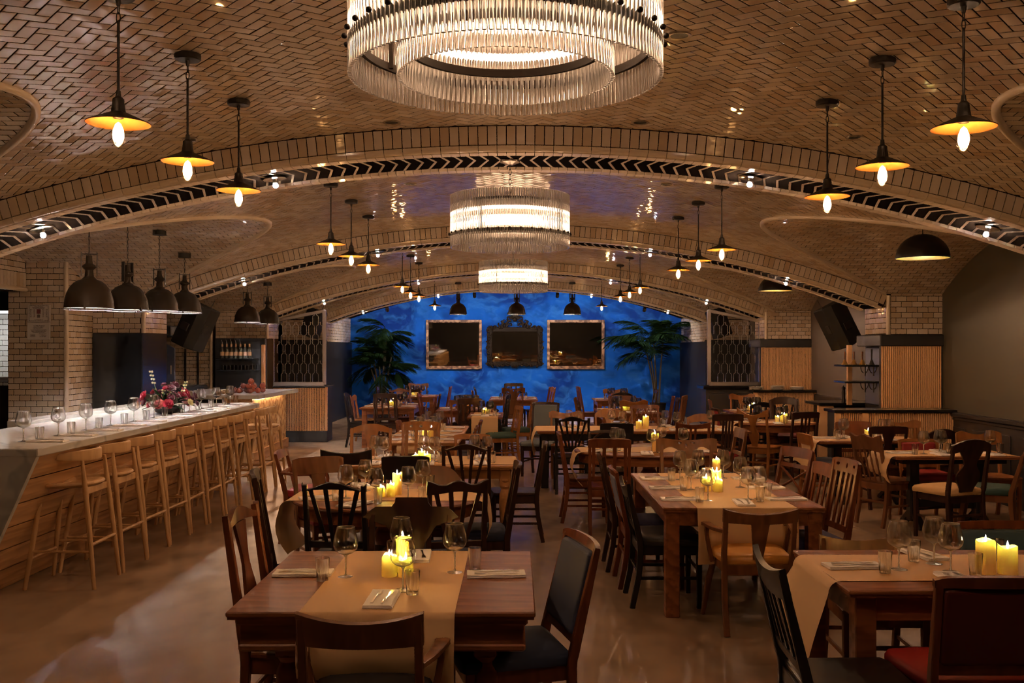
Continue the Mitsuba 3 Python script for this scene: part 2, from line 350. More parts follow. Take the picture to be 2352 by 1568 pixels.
for b in bays[1:5]:
    vs = np.linspace(b.a + 0.01, b.b - 0.01, 60)
    us = RV * np.arcsin(np.minimum(b.xi(vs) / RV, 1)) - 0.012
    reg = Polygon([(u, v) for u, v in zip(us, vs)] + [(-u, v) for u, v in zip(us[::-1], vs[::-1])])
    prep(reg)
    def ok(p, b=b):
        x = RV * np.sin(p[:, 0] / RV)
        return (p[:, 1] > b.a + 0.012) & (p[:, 1] < b.b - 0.012) & (z_main(x) > b.z_cross(p[:, 1]) + 0.006)
    r2 = math.sqrt(0.5)
    ext = 6.5
    n = int(2 * ext / TW)
    for yy in range(-n, n):
        for k in range(-n // 4 - 1, n // 4 + 2):
            for o in (0, 1):
                if o == 0: x0, y0, w, h = yy + 4 * k, yy, 2, 1
                else: x0, y0, w, h = yy, yy + 1 + 4 * k, 1, 2
                cx, cy = (x0 + w / 2) * TW, (y0 + h / 2) * TW
                u, v = (cx - cy) * r2, (cx + cy) * r2 + b.m
                if abs(u) > 4.9 or not (b.a - 0.12 < v < b.b + 0.12): continue
                hw_, hh_ = w * TW / 2 - J / 2, h * TW / 2 - J / 2
                poly = [(u + (a * hw_ - c * hh_) * r2, v + (a * hw_ + c * hh_) * r2) for a, c in ((-1, -1), (1, -1), (1, 1), (-1, 1))]
                add_tile(poly, S_main, ok, reg, 0.011)
    # side vaults
    def S_cross(u, v, b=b):
        a = np.asarray(v) / b.rc
        return np.stack([np.asarray(u) + 0 * a, b.m + b.rc * np.sin(a), 3.07 - b.rc + b.rc * np.cos(a)], -1), np.stack([0 * a, -np.sin(a), -np.cos(a)], -1)
    wmax = b.rc * math.asin((b.b - b.a) / 2 / b.rc) - 0.012
    for s, xe in ((1, XR), (-1, 7.2)):
        ws = np.linspace(-wmax, wmax, 50)
        ix = b.xi(b.m + b.rc * np.sin(ws / b.rc)) + 0.012
        pts = [(s * x, w) for x, w in zip(ix, ws)] + [(s * xe, wmax), (s * xe, -wmax)]
        reg2 = Polygon(pts)
        def ok2(p, b=b, s=s, xe=xe, wmax=wmax):
            return (np.abs(p[:, 1]) < wmax) & (s * p[:, 0] > b.xi(b.m + b.rc * np.sin(np.clip(p[:, 1], -wmax, wmax) / b.rc)) + 0.012) & (s * p[:, 0] < xe)
        nr = int(2 * wmax / TW) + 1
        for r in range(nr):
            w0 = -wmax + r * TW + 0.001
            for c in range(int(2.3 / TL), int(7.3 / TL) + 1):
                x0 = s * (c * TL + (TL / 2 if r % 2 else 0))
                xa, xb = sorted((x0, x0 + s * TL))
                poly = [(xa + J / 2, w0 + J / 2), (xb - J / 2, w0 + J / 2), (xb - J / 2, w0 + TW - J / 2), (xa + J / 2, w0 + TW - J / 2)]
                add_tile(poly, S_cross, ok2, reg2, 0.009)
lay(pool, 'ceiling', 'tile')
for b in bays[1:5]:
    for s in (-1, 1):
        ys = np.linspace(b.a + 0.02, b.b - 0.02, 49)
        x = b.xi(ys)
        put('ceiling', 'bead', P(rod(np.stack([s * x, ys, z_main(x) - 0.004], 1), 0.026, 10), 'tile_trim', 60), label='rounded tile bead along the groin')

# transverse ribs
def ring_seg(a0, a1, r0, r1, y0, y1, n=2):
    """A block of the rib between angles a0..a1 (radians from the crown), radii r0 < r1."""
    R = []
    for a in np.linspace(a0, a1, n):
        s, c = math.sin(a), math.cos(a)
        R.append([[r * s, y, ZC + r * c] for r, y in ((r0, y0), (r1, y0), (r1, y1), (r0, y1))])
    return loft(R)
A_END = math.asin(4.76 / RV)
for k, yc in enumerate(ARCHES):
    y0, y1 = yc - HW, yc + HW
    t = struct(f'trim_{k + 1}', ('tiled arch rib over the camera' if k == 0 else ['', 'nearest wide arch rib of upright cream tiles with a black chevron underside', 'second arch rib of upright cream tiles behind the middle chandelier', 'third arch rib of upright cream tiles above the metal screens', 'last arch rib of upright cream tiles in front of the blue wall'][k]))
    scene[t] = P(ring_seg(-A_END, A_END, RV - 0.165, RV + 0.03, y0 + 0.006, y1 - 0.006, 64), 'grout' if k else 'tile_trim', False)
    if k == 0: continue
    solo = k <= 2
    bits = {'soldier_tile': [], 'edge_tile': [], 'soffit_tile': [], 'chevron': []}
    def edge(a, b, y, s, inner):
        R = []
        r_ = 0.042
        for q in np.linspace(a, b, 3):
            sn, cs = math.sin(q), math.cos(q); ring = []
            for th in np.linspace(0, math.pi / 2, 5):
                rr, yy = RV - 0.144 - r_ * math.sin(th), y + s * r_ * (1 - math.cos(th)) * 0.6
                ring.append([rr * sn, yy, ZC + rr * cs])
            for rr, yy in ((RV - 0.144, y + s * 0.05),): ring.append([rr * sn, yy, ZC + rr * cs])
            R.append(ring)
        return loft(R)
    da = 0.0685 / RV
    nt = int(A_END / da)
    for i in range(-nt, nt):
        a, b = i * da + 0.0034 / RV, (i + 1) * da - 0.0034 / RV
        dy = rng.uniform(-0.0015, 0.0015)
        bits['soldier_tile'].append(ring_seg(a, b, RV - 0.138, RV - 0.006, y0 - 0.003 + dy, y0 + 0.01))
    de = 0.137 / RV
    for i in range(-int(A_END / de), int(A_END / de)):
        a, b = i * de + 0.0018 / RV, (i + 1) * de - 0.0018 / RV
        bits['edge_tile'].append(edge(a, b, y0 - 0.006, 1, 0)); bits['edge_tile'].append(edge(a, b, y1 + 0.006, -1, 0))
    for i in range(-nt, nt):
        a, b = i * da + 0.0024 / RV, (i + 1) * da - 0.0024 / RV
        for ya, yb in ((y0 + 0.030, y0 + 0.135), (y1 - 0.135, y1 - 0.030)):
            bits['soffit_tile'].append(ring_seg(a, b, RV - 0.192, RV - 0.15, ya, yb))
    scene_band = ring_seg(-A_END, A_END, RV - 0.168, RV - 0.15, y0 + 0.125, y1 - 0.125, 64)
    put(t, 'mosaic_band', P(scene_band, 'mosaic_black', False), label='black mosaic band on the underside')
    dc = 0.1 / RV
    ym, hwid = yc, HW - 0.14
    for i in range(-int(A_END / dc), int(A_END / dc)):
        s = 1 if i < 0 else -1
        a = (i + 0.5) * dc
        V = []
        for yy, off in ((ym - hwid, 0), (ym, 0.075), (ym + hwid, 0)):
            for w in (0, 0.019):
                q = a + s * (off + w - 0.05) / RV
                for rr in (RV - 0.171, RV - 0.163): V.append([rr * math.sin(q), yy, ZC + rr * math.cos(q)])
        V = np.array(V).reshape(3, 4, 3)[:, [0, 2, 3, 1]]
        bits['chevron'].append(loft(V))
    for nm, ms in bits.items():
        mt = {'edge_tile': 'tile_trim', 'soffit_tile': 'tile_trim', 'chevron': 'mosaic_silver'}.get(nm)
        if solo and len(ms) <= 300:
            for m in ms: put(t, nm, P(m, mt or TILES[rng.randrange(5)], False))
        else:
            if mt: put(t, nm, P(cat(*ms), mt, False), kind='stuff')
            else:
                col = np.vstack([np.tile(np.array(TILE_TONES[rng.randrange(5)]), (len(v), 1)) for v, _ in ms])
                put(t, nm, P(cat(*ms), 'tile_field', False, color=col), kind='stuff')

# flat brickwork: bricks on a rectangle, each its own piece
def brick_rect(parent, o, ud, vd, w, h, tw=0.137, th=0.0696, j=0.007, part='brick', solo=True, mats=None, top=None, phase=0, soldier=None, tilt=0.006):
    o, ud, vd = np.asarray(o, float), np.asarray(ud, float), np.asarray(vd, float)
    nn = np.cross(ud, vd)
    S = lambda u, v: (o + np.asarray(u)[:, None] * ud + np.asarray(v)[:, None] * vd, np.tile(nn, (len(u), 1)))
    ms = []
    rows = int(math.ceil(h / th))
    for r in range(rows):
        v0, v1 = h - (r + 1) * th, h - r * th
        v0 = max(v0, 0)
        if v1 - v0 < 0.02: continue
        off = (r + phase) % 2 * tw / 2
        c = -off
        while c < w:
            a, b = max(c, 0), min(c + tw, w)
            c += tw
            if b - a < 0.022: continue
            poly = [(a + j / 2, v0 + j / 2), (b - j / 2, v0 + j / 2), (b - j / 2, v1 - j / 2), (a + j / 2, v1 - j / 2)]
            if top is not None:
                lim = lambda u: top(o + u * ud)
                if all(q[1] > lim(q[0]) - o[2] for q in poly): continue
                poly = [(u, min(v, lim(u) - o[2] - 0.002)) for u, v in poly]
                if poly[2][1] - poly[1][1] < 0.006 and poly[3][1] - poly[0][1] < 0.006: continue
            ms.append(tile_mesh(poly, S, h=0.003, inset=0.005, tilt=tilt))
    mats = mats or TILES
    if solo:
        for m in ms: put(parent, part, P(m, mats[rng.randrange(len(mats))], True))
    else:
        col = np.vstack([np.tile(np.array(TILE_TONES[rng.randrange(5)]), (len(v), 1)) for v, _ in ms])
        put(parent, part + '_field', P(cat(*ms), 'tile_field', True, color=col), kind='stuff')
CT = lambda p: ceil_z(p[0], p[1])
def slats(parent, o, ud, w, z0, z1, pitch=0.0267, depth=0.018, wd=0.017, nrm=None):
    o, ud = np.asarray(o, float), np.asarray(ud, float)
    nn = np.cross(ud, [0, 0, 1.0])
    n = int(round(w / pitch))
    for i in range(n):
        c = o + ud * (i + 0.5) * w / n
        a, b = c - ud * wd / 2, c + ud * wd / 2
        R = [[np.append((q)[:2], z) for q in (a, b, b + nn * depth, a + nn * depth)] for z in (z0, z1)]
        put(parent, 'slat', P(loft(R), 'oak_slat', False))

# walls
def wallbox(name, label, x0, x1, y0, y1, z0, z1, m):
    struct(name, label); scene[name] = P(box(x0, x1, y0, y1, z0, z1), m, False); return name
wallbox('wall_right', 'plain dark olive plaster wall at the right above black wainscot', XR, XR + 0.2, -3.2, 12.74, 0, 3.4, 'olive_paint')
put('wall_right', 'wainscot', P(box(XR - 0.03, XR + 0.01, -3.2, 12.7, 0, 0.90), 'dark_paint', False), label='black painted wainscot')
put('wall_right', 'chair_rail', P(cat(box(XR - 0.075, XR + 0.01, -3.2, 12.7, 0.90, 0.955, 0.012), box(XR - 0.05, XR, -3.2, 12.7, 0.86, 0.90, 0.008)), 'dark_paint', 30), label='moulded black chair rail')
for i in range(9):
    y = 3.2 + i * 1.1
    put('wall_right', 'wainscot_panel', P(box(XR - 0.042, XR - 0.028, y, y + 0.92, 0.14, 0.78, 0.006), 'dark_paint', False))
wallbox('wall_right_far', 'plain dark grey wall at the right beyond the slatted pillar', XR - 0.05, XR + 0.2, 13.56, 22.99, 0, 3.4, 'grey_paint')
put('wall_right_far', 'wainscot', P(box(XR - 0.09, XR, 13.57, 18.2, 0, 0.93, 0.01), 'dark_paint', False), label='black wainscot')
wallbox('wall_back', 'mottled cobalt blue plaster end wall', -5.2, 5.2, YB, YB + 0.2, 0, 3.5, 'blue_plaster')
wallbox('wall_front', 'dark wall behind the camera', XL, XR, -3.4, -3.2, 0, 3.5, 'dark_paint')
wallbox('wall_left', 'dark side wall behind the bar kitchen', XL - 0.2, XL, -3.2, YB, 0, 3.4, 'dark_paint')
for s, nm in ((1, 'right'), (-1, 'left')):
    x0, x1 = sorted((s * 4.42, s * 5.4))
    w = wallbox(f'wall_{nm}_end', f'tiled wall of the last bay at the {nm} with black panelling below', x0, x1, 23.0, YB, 0, 2.72, 'grout')
    o = (s * 4.42, YB if s < 0 else 23.0, 1.92) if False else (s * 4.42, (23.0 if s < 0 else YB), 1.92)
    brick_rect(w, o, (0, 1 if s < 0 else -1, 0), (0, 0, 1), YB - 23.0, 0.76, solo=False)
    # front face of the last pillar, beside the arch
    brick_rect(w, (x0, 23.0, 1.92), (1, 0, 0), (0, 0, 1), x1 - x0, 0.78, solo=False, part='front_brick')
    a, b = sorted((s * 4.38, s * 4.43))
    put(w, 'panelling', P(cat(box(a, b, 22.97, YB, 0, 1.92), box(min(x0, s * 4.4), max(x1, s * 4.4), 22.96, 23.01, 0, 1.92)), 'dark_paint', False), label='black panelling')
    put(w, 'ledge', P(box(min(x0, s * 4.36), max(x1, s * 4.36), 22.93, 23.02, 1.90, 1.96, 0.01), 'dark_paint', False))

# tiled pillars carrying the ribs
def pillar(label, s, k, tile0):
    yc = ARCHES[k]; xa, xb = (4.76, 5.50) if s > 0 else (-5.42, -4.76)
    if k == 3: xa, xb = (4.58, 5.50) if s > 0 else (-5.5, -4.55)
    y0, y1 = yc - HW, yc + HW
    t = thing('tiled_pillar', label, 'pillar', kind='structure')
    scene[t] = P(box(xa, xb, y0, y1, 0, 3.0), 'grout', False)
    xm = min(xb, 5.45) if s > 0 else xb
    brick_rect(t, (xa + 0.03 * (s > 0), y0, tile0), (1, 0, 0), (0, 0, 1), xb - xa - 0.03, 2.62 - tile0, top=CT if False else None)
    xi_ = xa if s > 0 else xb
    if s > 0: brick_rect(t, (xi_, y1, tile0), (0, -1, 0), (0, 0, 1), 2 * HW - 0.03, 2.42 - tile0, part='side_brick')
    else: brick_rect(t, (xi_, y0 + 0.03, tile0), (0, 1, 0), (0, 0, 1), 2 * HW - 0.03, 2.42 - tile0, part='side_brick')
    put(t, 'corner_bead', P(rod([(xi_, y0, tile0), (xi_, y0, 2.42)], 0.028, 12), 'tile_trim', 60), label='rounded corner bead')
    return t, xa, xb, y0, y1
PR2 = pillar('cream tiled pillar with slatted oak panel beside the dark olive wall at right', 1, 2, 1.92)
PR3 = pillar('cream tiled pillar with slatted oak panel between right loudspeaker and metal screen', 1, 3, 1.92)
PL2 = pillar('cream tiled pillar over the black oven hood at left', -1, 2, 1.94)
PL3 = pillar('cream tiled pillar holding the black bottle shelves', -1, 3, 1.93)
for t, xa, xb, y0, y1 in (PR2, PR3):
    put(t, 'fascia', P(box(xa - 0.12, xb, y0 - 0.05, y1, 1.77, 1.92, 0.012), 'dark_paint', False), label='black fascia board')
    put(t, 'backing', P(cat(box(xa - 0.10, xb, y0 - 0.012, y0 + 0.05, 0.0, 1.77), box(xa, xb, y0 + 0.05, y1, 0, 1.77)), 'dark_paint', False))
    slats(t, (xa - 0.10, y0 - 0.012, 0), (1, 0, 0), min(xb, 5.43) - xa + 0.10, 0.98, 1.77)
for t, xa, xb, y0, y1 in (PL2,):
    put(t, 'hood_front', P(box(xa + 0.02, xb - 0.0, y0 - 0.04, y1, 0.0, 1.94, 0.01), 'black_gloss', False), label='black oven hood panel')
# kitchen pillar nearest at the left and header over the kitchen pass
t = thing('tiled_pillar', 'cream tiled kitchen pillar behind the near end of the bar carrying two notices', 'pillar', kind='structure')
scene[t] = P(box(-6.12, -5.41, 12.0, 12.75, 0, 3.0), 'grout', False)
brick_rect(t, (-6.12, 12.0, 0.85), (1, 0, 0), (0, 0, 1), 0.68, 2.0)
brick_rect(t, (-5.41, 12.03, 0.85), (0, 1, 0), (0, 0, 1), 0.7, 2.0, part='side_brick', top=lambda p: min(ceil_z(-5.4, p[1]), 2.86))
put(t, 'corner_bead', P(rod([(-5.42, 12.0, 0.85), (-5.42, 12.0, 2.80)], 0.028, 12), 'tile_trim', 60), label='rounded corner bead')
KP = t
struct('trim_6', 'tiled header over the kitchen pass with a row of upright tiles')
scene['trim_6'] = P(box(-6.4, -5.9, 7.9, 11.99, 2.43, 3.05), 'grout', False)
brick_rect('trim_6', (-5.9, 9.5, 2.65), (0, 1, 0), (0, 0, 1), 2.48, 0.40, part='brick')
for i in range(33):
    y = 9.5 + i * 0.0752
    put('trim_6', 'upright_tile', P(box(-5.905, -5.893, y + 0.003, y + 0.0722, 2.47, 2.645), TILES[rng.randrange(5)], False))
put('trim_6', 'nosing', P(rod([(-5.9, 9.4, 2.45), (-5.9, 11.98, 2.45)], 0.028, 10), 'tile_trim', 60))
# white lit kitchen wall seen through the pass
struct('wall_kitchen', 'brightly lit white tiled kitchen wall through the pass at far left')
scene['wall_kitchen'] = P(box(-8.2, -6.0, 13.2, 13.3, 0, 3.2), 'grout', False)
brick_rect('wall_kitchen', (-7.28, 13.2, 1.25), (1, 0, 0), (0, 0, 1), 0.95, 0.95, mats=['tile_white'])
put('wall_kitchen', 'shelf', P(box(-7.2, -6.2, 12.9, 13.19, 1.33, 1.37), 'steel', False), label='steel shelf')
put('wall_kitchen', 'hood', P(box(-7.25, -6.12, 12.5, 13.19, 2.22, 2.45), 'black_gloss', False), label='black extractor hood')
# left return wall behind the loudspeaker
struct('wall_left_return', 'cream tiled return wall behind the left loudspeaker')
scene['wall_left_return'] = P(box(-7.2, -5.52, 18.16, 18.3, 0, 3.0), 'grout', False)
brick_rect('wall_left_return', (-6.5, 18.16, 0.95), (1, 0, 0), (0, 0, 1), 0.95, 1.7)
for i, x in enumerate((-6.26, -6.02, -5.79)):
    put('wall_left_return', 'steel_strip', P(box(x - 0.015, x + 0.015, 18.12, 18.15, 0.95, 1.74), 'iron', False))
put('wall_left_return', 'corner_bead', P(rod([(-5.55, 18.13, 0.95), (-5.55, 18.13, 2.6)], 0.026, 10), 'tile_trim', 60))
# ---------------------------------------------------------------- bar
ZB = 1.06
bar = thing('bar', 'long marble topped bar with slanted oak plank front at the left', 'bar counter')
put(bar, 'counter_top', P(box(-4.32, -3.2, 6.66, 12.42, ZB - 0.055, ZB, 0.006), 'marble', False), label='pale marble slab top')
q = [(-4.3, 0.0), (-3.665, 0.0), (-3.2, ZB - 0.03), (-3.2, ZB), (-4.3, ZB)]
V, F = panel(q, 0.05, None); V[:, 1] += 6.69
put(bar, 'end_panel', P((V, F), 'marble', False), label='slanted marble waterfall end')
cx0, cx1 = -3.26, -3.70
for r in range(6):
    z1, z0 = 1.0 - r * 0.167, 1.0 - (r + 1) * 0.167 + 0.007
    y, k = 6.73, 0
    while y < 12.38:
        L = 12.38 - y if (12.38 - y) < 2.6 else (1.35 if (r % 2 and k == 0) else 2.1)
        f = lambda z: cx1 + (cx0 - cx1) * z
        R = [[[f(z1) , yy, z1], [f(z0), yy, z0], [f(z0) - 0.03, yy, z0 - 0.004], [f(z1) - 0.03, yy, z1 - 0.004]] for yy in (y + 0.001, y + L - 0.003)]
        put(bar, 'plank', P(loft(R), 'oak_plank', False)); y += L; k += 1
V, F = loft([[[-4.25, y, 0], [-3.73, y, 0], [-3.295, y, 1.0], [-4.25, y, 1.0]] for y in (6.72, 12.38)])
put(bar, 'carcass', P((V, F), 'dark_paint', False))
put(bar, 'back_ledge', P(box(-4.55, -4.33, 8.9, 12.4, 0.0, ZB + 0.03, 0.006), 'marble', False), label='raised marble ledge at the back')

# second counter
c2 = thing('service_counter', 'marble topped counter with lit burl wood side beyond the bar stools', 'bar counter')
m = m3.Manifold.extrude(m3.CrossSection([[(-4.42, 14.9), (-3.86, 14.95), (-3.80, 17.4), (-5.4, 17.4), (-5.4, 14.9)]]), 0.06)
V, F = mesh_of(m); V[:, 2] += 0.985
put(c2, 'counter_top', P((V, F), 'marble', False))
R = [[[-3.98, 15.02, z], [-4.09, 17.7, z], [-4.2, 17.7, z], [-4.2, 15.02, z]] for z in (0.16, 0.985)]
put(c2, 'side_panel', P(loft(R), 'burl', False), label='burl wood side panel')
R = [[[-3.94, 14.99, z], [-4.05, 17.74, z], [-4.25, 17.74, z], [-4.25, 14.99, z]] for z in (0.0, 0.17)]
put(c2, 'kick_board', P(loft(R), 'oak_plank', False))
put(c2, 'end_panel', P(box(-4.42, -4.0, 14.97, 15.03, 0, 0.985), 'oak_plank', False))
put(c2, 'carcass', P(box(-5.4, -4.2, 15.02, 17.4, 0, 0.985), 'dark_paint', False))
R = [[[-3.93, 15.15, z], [-4.03, 17.4, z], [-4.06, 17.4, z], [-3.96, 15.15, z]] for z in (0.965, 0.98)]
put(c2, 'light_strip', emit(P(loft(R), 'white_inside', False), C_WARM, L_LED, 0.8), label='glowing light strip under the top')

# bar stools
def stool_parts():
    out = []
    ang = np.linspace(0, 2 * math.pi, 28, endpoint=False)
    pts = []
    for a in ang:
        c, s = math.cos(a), math.sin(a)
        x = 0.235 * np.sign(c) * abs(c) ** 0.75; y = 0.05 + 0.245 * np.sign(s) * abs(s) ** 0.75
        pts.append((x * (1.06 if y > 0.05 else 0.9), y))
    pts = np.array(pts)
    def ringz(k, dz):
        z = 0.735 + dz + 0.018 * (np.abs(pts[:, 0]) / 0.24) ** 2 + 0.02 * ((pts[:, 1] - 0.05) / 0.25) ** 2 * (pts[:, 1] < 0.05)
        c = np.array([0, 0.05]); q = c + (pts - c) * k
        return np.column_stack([q, z])
    out.append(('seat', loft([ringz(0.9, -0.03), ringz(1.0, -0.01), ringz(1.0, 0.0), ringz(0.97, 0.008), ringz(0.5, -0.004), ringz(0.05, -0.012)])))
    for s in (-1, 1):
        out.append(('leg', rod([(s * 0.165, 0.17, 0.72), (s * 0.20, 0.215, 0.36), (s * 0.235, 0.262, 0.0)], [0.016, 0.019, 0.014], 12)))
        out.append(('back_leg', rod([(s * 0.205, -0.135, 0.925), (s * 0.208, -0.155, 0.74), (s * 0.222, -0.195, 0.4), (s * 0.24, -0.235, 0.0)], [0.012, 0.019, 0.018, 0.014], 12)))
        out.append(('stretcher', rod([(s * 0.212, 0.222, 0.27), (s * 0.228, -0.205, 0.27)], [0.010, 0.010], 8)))
    out.append(('stretcher', rod([(-0.212, 0.232, 0.22), (0.212, 0.232, 0.22)], 0.011, 8)))
    out.append(('stretcher', rod([(-0.226, -0.208, 0.32), (0.226, -0.208, 0.32)], 0.011, 8)))
    out.append(('rail', beam([(-0.18, 0.16, 0.70), (0.18, 0.16, 0.70)], 0.022, 0.045))); out.append(('rail', beam([(-0.2, -0.15, 0.70), (0.2, -0.15, 0.70)], 0.022, 0.05)))
    R = []
    for t in np.linspace(-1, 1, 15):
        x = 0.275 * t; y = -0.165 + 0.19 * abs(t) ** 2.2; hgt = 0.085 * (1 - 0.55 * abs(t) ** 3); z = 0.955
        th = 0.026 * (1 - 0.35 * abs(t) ** 3)
        nx, ny = 0.38 * 1.0 * t * abs(t) * 0.9, -1.0
        l = math.hypot(nx, ny); nx, ny = nx / l, ny / l
        R.append([[x + nx * a, y + ny * a, z + b] for a, b in ((-th / 2, -hgt / 2 + 0.008), (-th / 4, -hgt / 2), (th / 4, -hgt / 2), (th / 2, -hgt / 2 + 0.01), (th / 2, hgt / 2 - 0.01), (th / 4, hgt / 2), (-th / 4, hgt / 2), (-th / 2, hgt / 2 - 0.008))])
    out.append(('crest_rail', loft(R)))
    return [(n, P(m, 'oak_light', 40)) for n, m in out]
SP = stool_parts()
ORD = ['nearest', 'second', 'third', 'fourth', 'fifth', 'sixth', 'seventh', 'eighth', 'ninth', 'tenth', 'eleventh', 'twelfth', 'thirteenth', 'fourteenth']
NST = 11
for i in range(NST):
    k = thing('bar_stool', f'pale oak bar stool with curved back rail, {ORD[i] if i < NST - 1 else "farthest"} along the bar', 'bar stool', 'oak stools along the bar')
    M = place(-3.275 + rng.uniform(-0.012, 0.012), 7.385 + 0.55 * i, 0, 90 + rng.uniform(-2.5, 2.5))
    for n, d in SP: put(k, n, d, M)

# ---------------------------------------------------------------- table ware, built once
GL = 0.0
bowl = [(0.0045, 0.092), (0.008, 0.094), (0.020, 0.099), (0.035, 0.1065), (0.0465, 0.119), (0.0515, 0.134), (0.0520, 0.147), (0.0495, 0.165), (0.0440, 0.186), (0.0372, 0.2115)]
bowl = [(a, b) for a, b in smooth_pts(bowl, 2)]
bin_ = [(max(a - 0.0013, 0.0003), b + (0.0016 if i < 6 else 0)) for i, (a, b) in enumerate(bowl)]
G_BOWL = P(lathe([(0.0003, 0.0925)] + bowl + bin_[::-1] + [(0.0003, 0.0945)], 28), 'glass_wall', True)
G_RIM = P(lathe([(0.0366, 0.2104), (0.0378, 0.2116), (0.0366, 0.2128), (0.0354, 0.2116), (0.0366, 0.2104)], 28), 'glass_edge', True)
G_STEM = P(lathe([(0.0005, 0.0), (0.0355, 0.0), (0.0362, 0.0012), (0.034, 0.0024), (0.018, 0.0042), (0.0065, 0.0085), (0.0040, 0.016), (0.0040, 0.05), (0.0044, 0.085), (0.0080, 0.0925), (0.0005, 0.0935)], 20), 'glass_edge', 50)
T_GLASS = P(lathe([(0.0005, 0.0), (0.0222, 0.0), (0.0235, 0.0015), (0.0300, 0.0945), (0.0292, 0.0955), (0.0284, 0.0945), (0.0222, 0.014), (0.0200, 0.0115), (0.0005, 0.011)], 26), 'glass_wall', 50)
def wine_glass(x, y, z, label, group):
    k = thing('wine_glass', label, 'wine glass', group); M = place(x, y, z, rng.uniform(0, 360), rng.uniform(1.03, 1.06))
    put(k, 'bowl', G_BOWL, M); put(k, 'rim', G_RIM, M); put(k, 'stem', G_STEM, M)
def tumbler(x, y, z, label, group):
    k = thing('water_glass', label, 'glass', group)
    scene[k] = {**T_GLASS, 'to_world': place(x, y, z, rng.uniform(0, 360), 1.05)}
def napkin_mesh(w=0.12, l=0.26, h=0.013):
    ms = []
    for i in range(3):
        z = i * h / 3
        R = []
        xs = np.linspace(-w / 2, w / 2, 7)
        for y in np.linspace(-l / 2, l / 2, 9):
            zz = z + 0.0012 * math.sin(y * 40 + i) + 0.001
            e = h / 6
            R.append([[-w / 2 + 0.002 * i, y, zz + e], [-w / 2 + e, y, zz], [w / 2 - e - 0.003 * i, y, zz], [w / 2 - 0.003 * i, y, zz + e], [w / 2 - e - 0.003 * i, y, zz + 2 * e], [-w / 2 + e, y, zz + 2 * e]])
        ms.append(loft(R))
    return cat(*ms)
NAPKIN = P(napkin_mesh(), 'linen', 40)
def fork_mesh():
    pts = [(0, -0.095, 0.002), (0, -0.04, 0.005), (0, 0.03, 0.006), (0, 0.045, 0.004), (0, 0.062, 0.002)]
    h = beam(pts, [0.012, 0.006, 0.006, 0.016, 0.022], 0.0025, up=(0, 0, 1))
    t = [beam([(x, 0.058, 0.0022), (x, 0.075, 0.002), (x, 0.098, 0.006)], [0.0036, 0.0032, 0.002], 0.002) for x in (-0.0088, -0.0029, 0.0029, 0.0088)]
    return cat(h, *t)
def knife_mesh():
    return cat(beam([(0, -0.105, 0.004), (0, -0.05, 0.005), (0, 0.0, 0.004)], [0.012, 0.010, 0.009], [0.005, 0.007, 0.004]), beam([(0, 0.0, 0.004), (0.002, 0.06, 0.004), (0.001, 0.09, 0.004), (-0.003, 0.108, 0.004)], [0.010, 0.017, 0.015, 0.004], 0.0018))
FORK, KNIFE = P(fork_mesh(), 'chrome', 40), P(knife_mesh(), 'chrome', 40)
def setting(x, y, z, deg, where, group, glass=True, tum=True, far=False, dx=0.0, wn=1.0):
    """A place laid at the table edge point (x, y) for a diner who faces deg (0 = +y)."""
    a = math.radians(deg); ca, sa = math.cos(a), math.sin(a)
    def at(u, v): return x + u * ca - v * sa, y + u * sa + v * ca
    j = lambda s: rng.uniform(-s, s)
    px, py = at(dx + j(0.006), 0.165); nd = deg + j(4)
    k = thing('napkin', f'folded linen napkin {where}', 'napkin', 'napkins ' + group)
    scene[k] = {**NAPKIN, 'to_world': place(px, py, z, nd)}
    an = math.radians(nd)
    for nm, d, u in (('fork', FORK, -0.022), ('knife', KNIFE, 0.022)):
        k = thing(nm, f'steel {nm} {where}', nm, f'{nm}s ' + group)
        scene[k] = {**d, 'to_world': place(px + u * math.cos(an), py + u * math.sin(an), z + 0.0135, nd + j(6))}
    if glass: wine_glass(*at(dx + 0.055 + j(0.015), 0.345 + j(0.02)), z, f'empty wine glass {where}', 'wine glasses ' + group)
    if tum: tumbler(*at(dx + 0.115 + j(0.012), 0.265 + j(0.015)), z, f'water glass {where}', 'water glasses ' + group)
FLAMES = []
def candle_mesh(r, h, seed):
    rr = random.Random(seed); n = 26
    a = np.arange(n) * 2 * np.pi / n
    lip = np.array([0.006 * math.sin(t * 2 + seed) + 0.004 * math.sin(t * 3 + 2 * seed) + rr.uniform(-0.0015, 0.0015) for t in a])
    def ring(q, z, l=0): return np.stack([q * np.cos(a), q * np.sin(a), z + lip * l], 1)
    dep = 0.02
    return loft([ring(0.001, 0), ring(r * 0.98, 0), ring(r, 0.004), ring(r, h * 0.5), ring(r * 0.99, h - 0.006, 0.8), ring(r * 0.95, h, 1), ring(r * 0.86, h - 0.004, 0.8), ring(r * 0.74, h - dep * 0.75, 0.2), ring(r * 0.5, h - dep), ring(0.001, h - dep)]), h - dep
FLAME = P(lathe([(0.0006, 0.0), (0.0042, 0.004), (0.0058, 0.010), (0.0048, 0.018), (0.0022, 0.027), (0.0004, 0.034)], 10), 'white_inside', True)
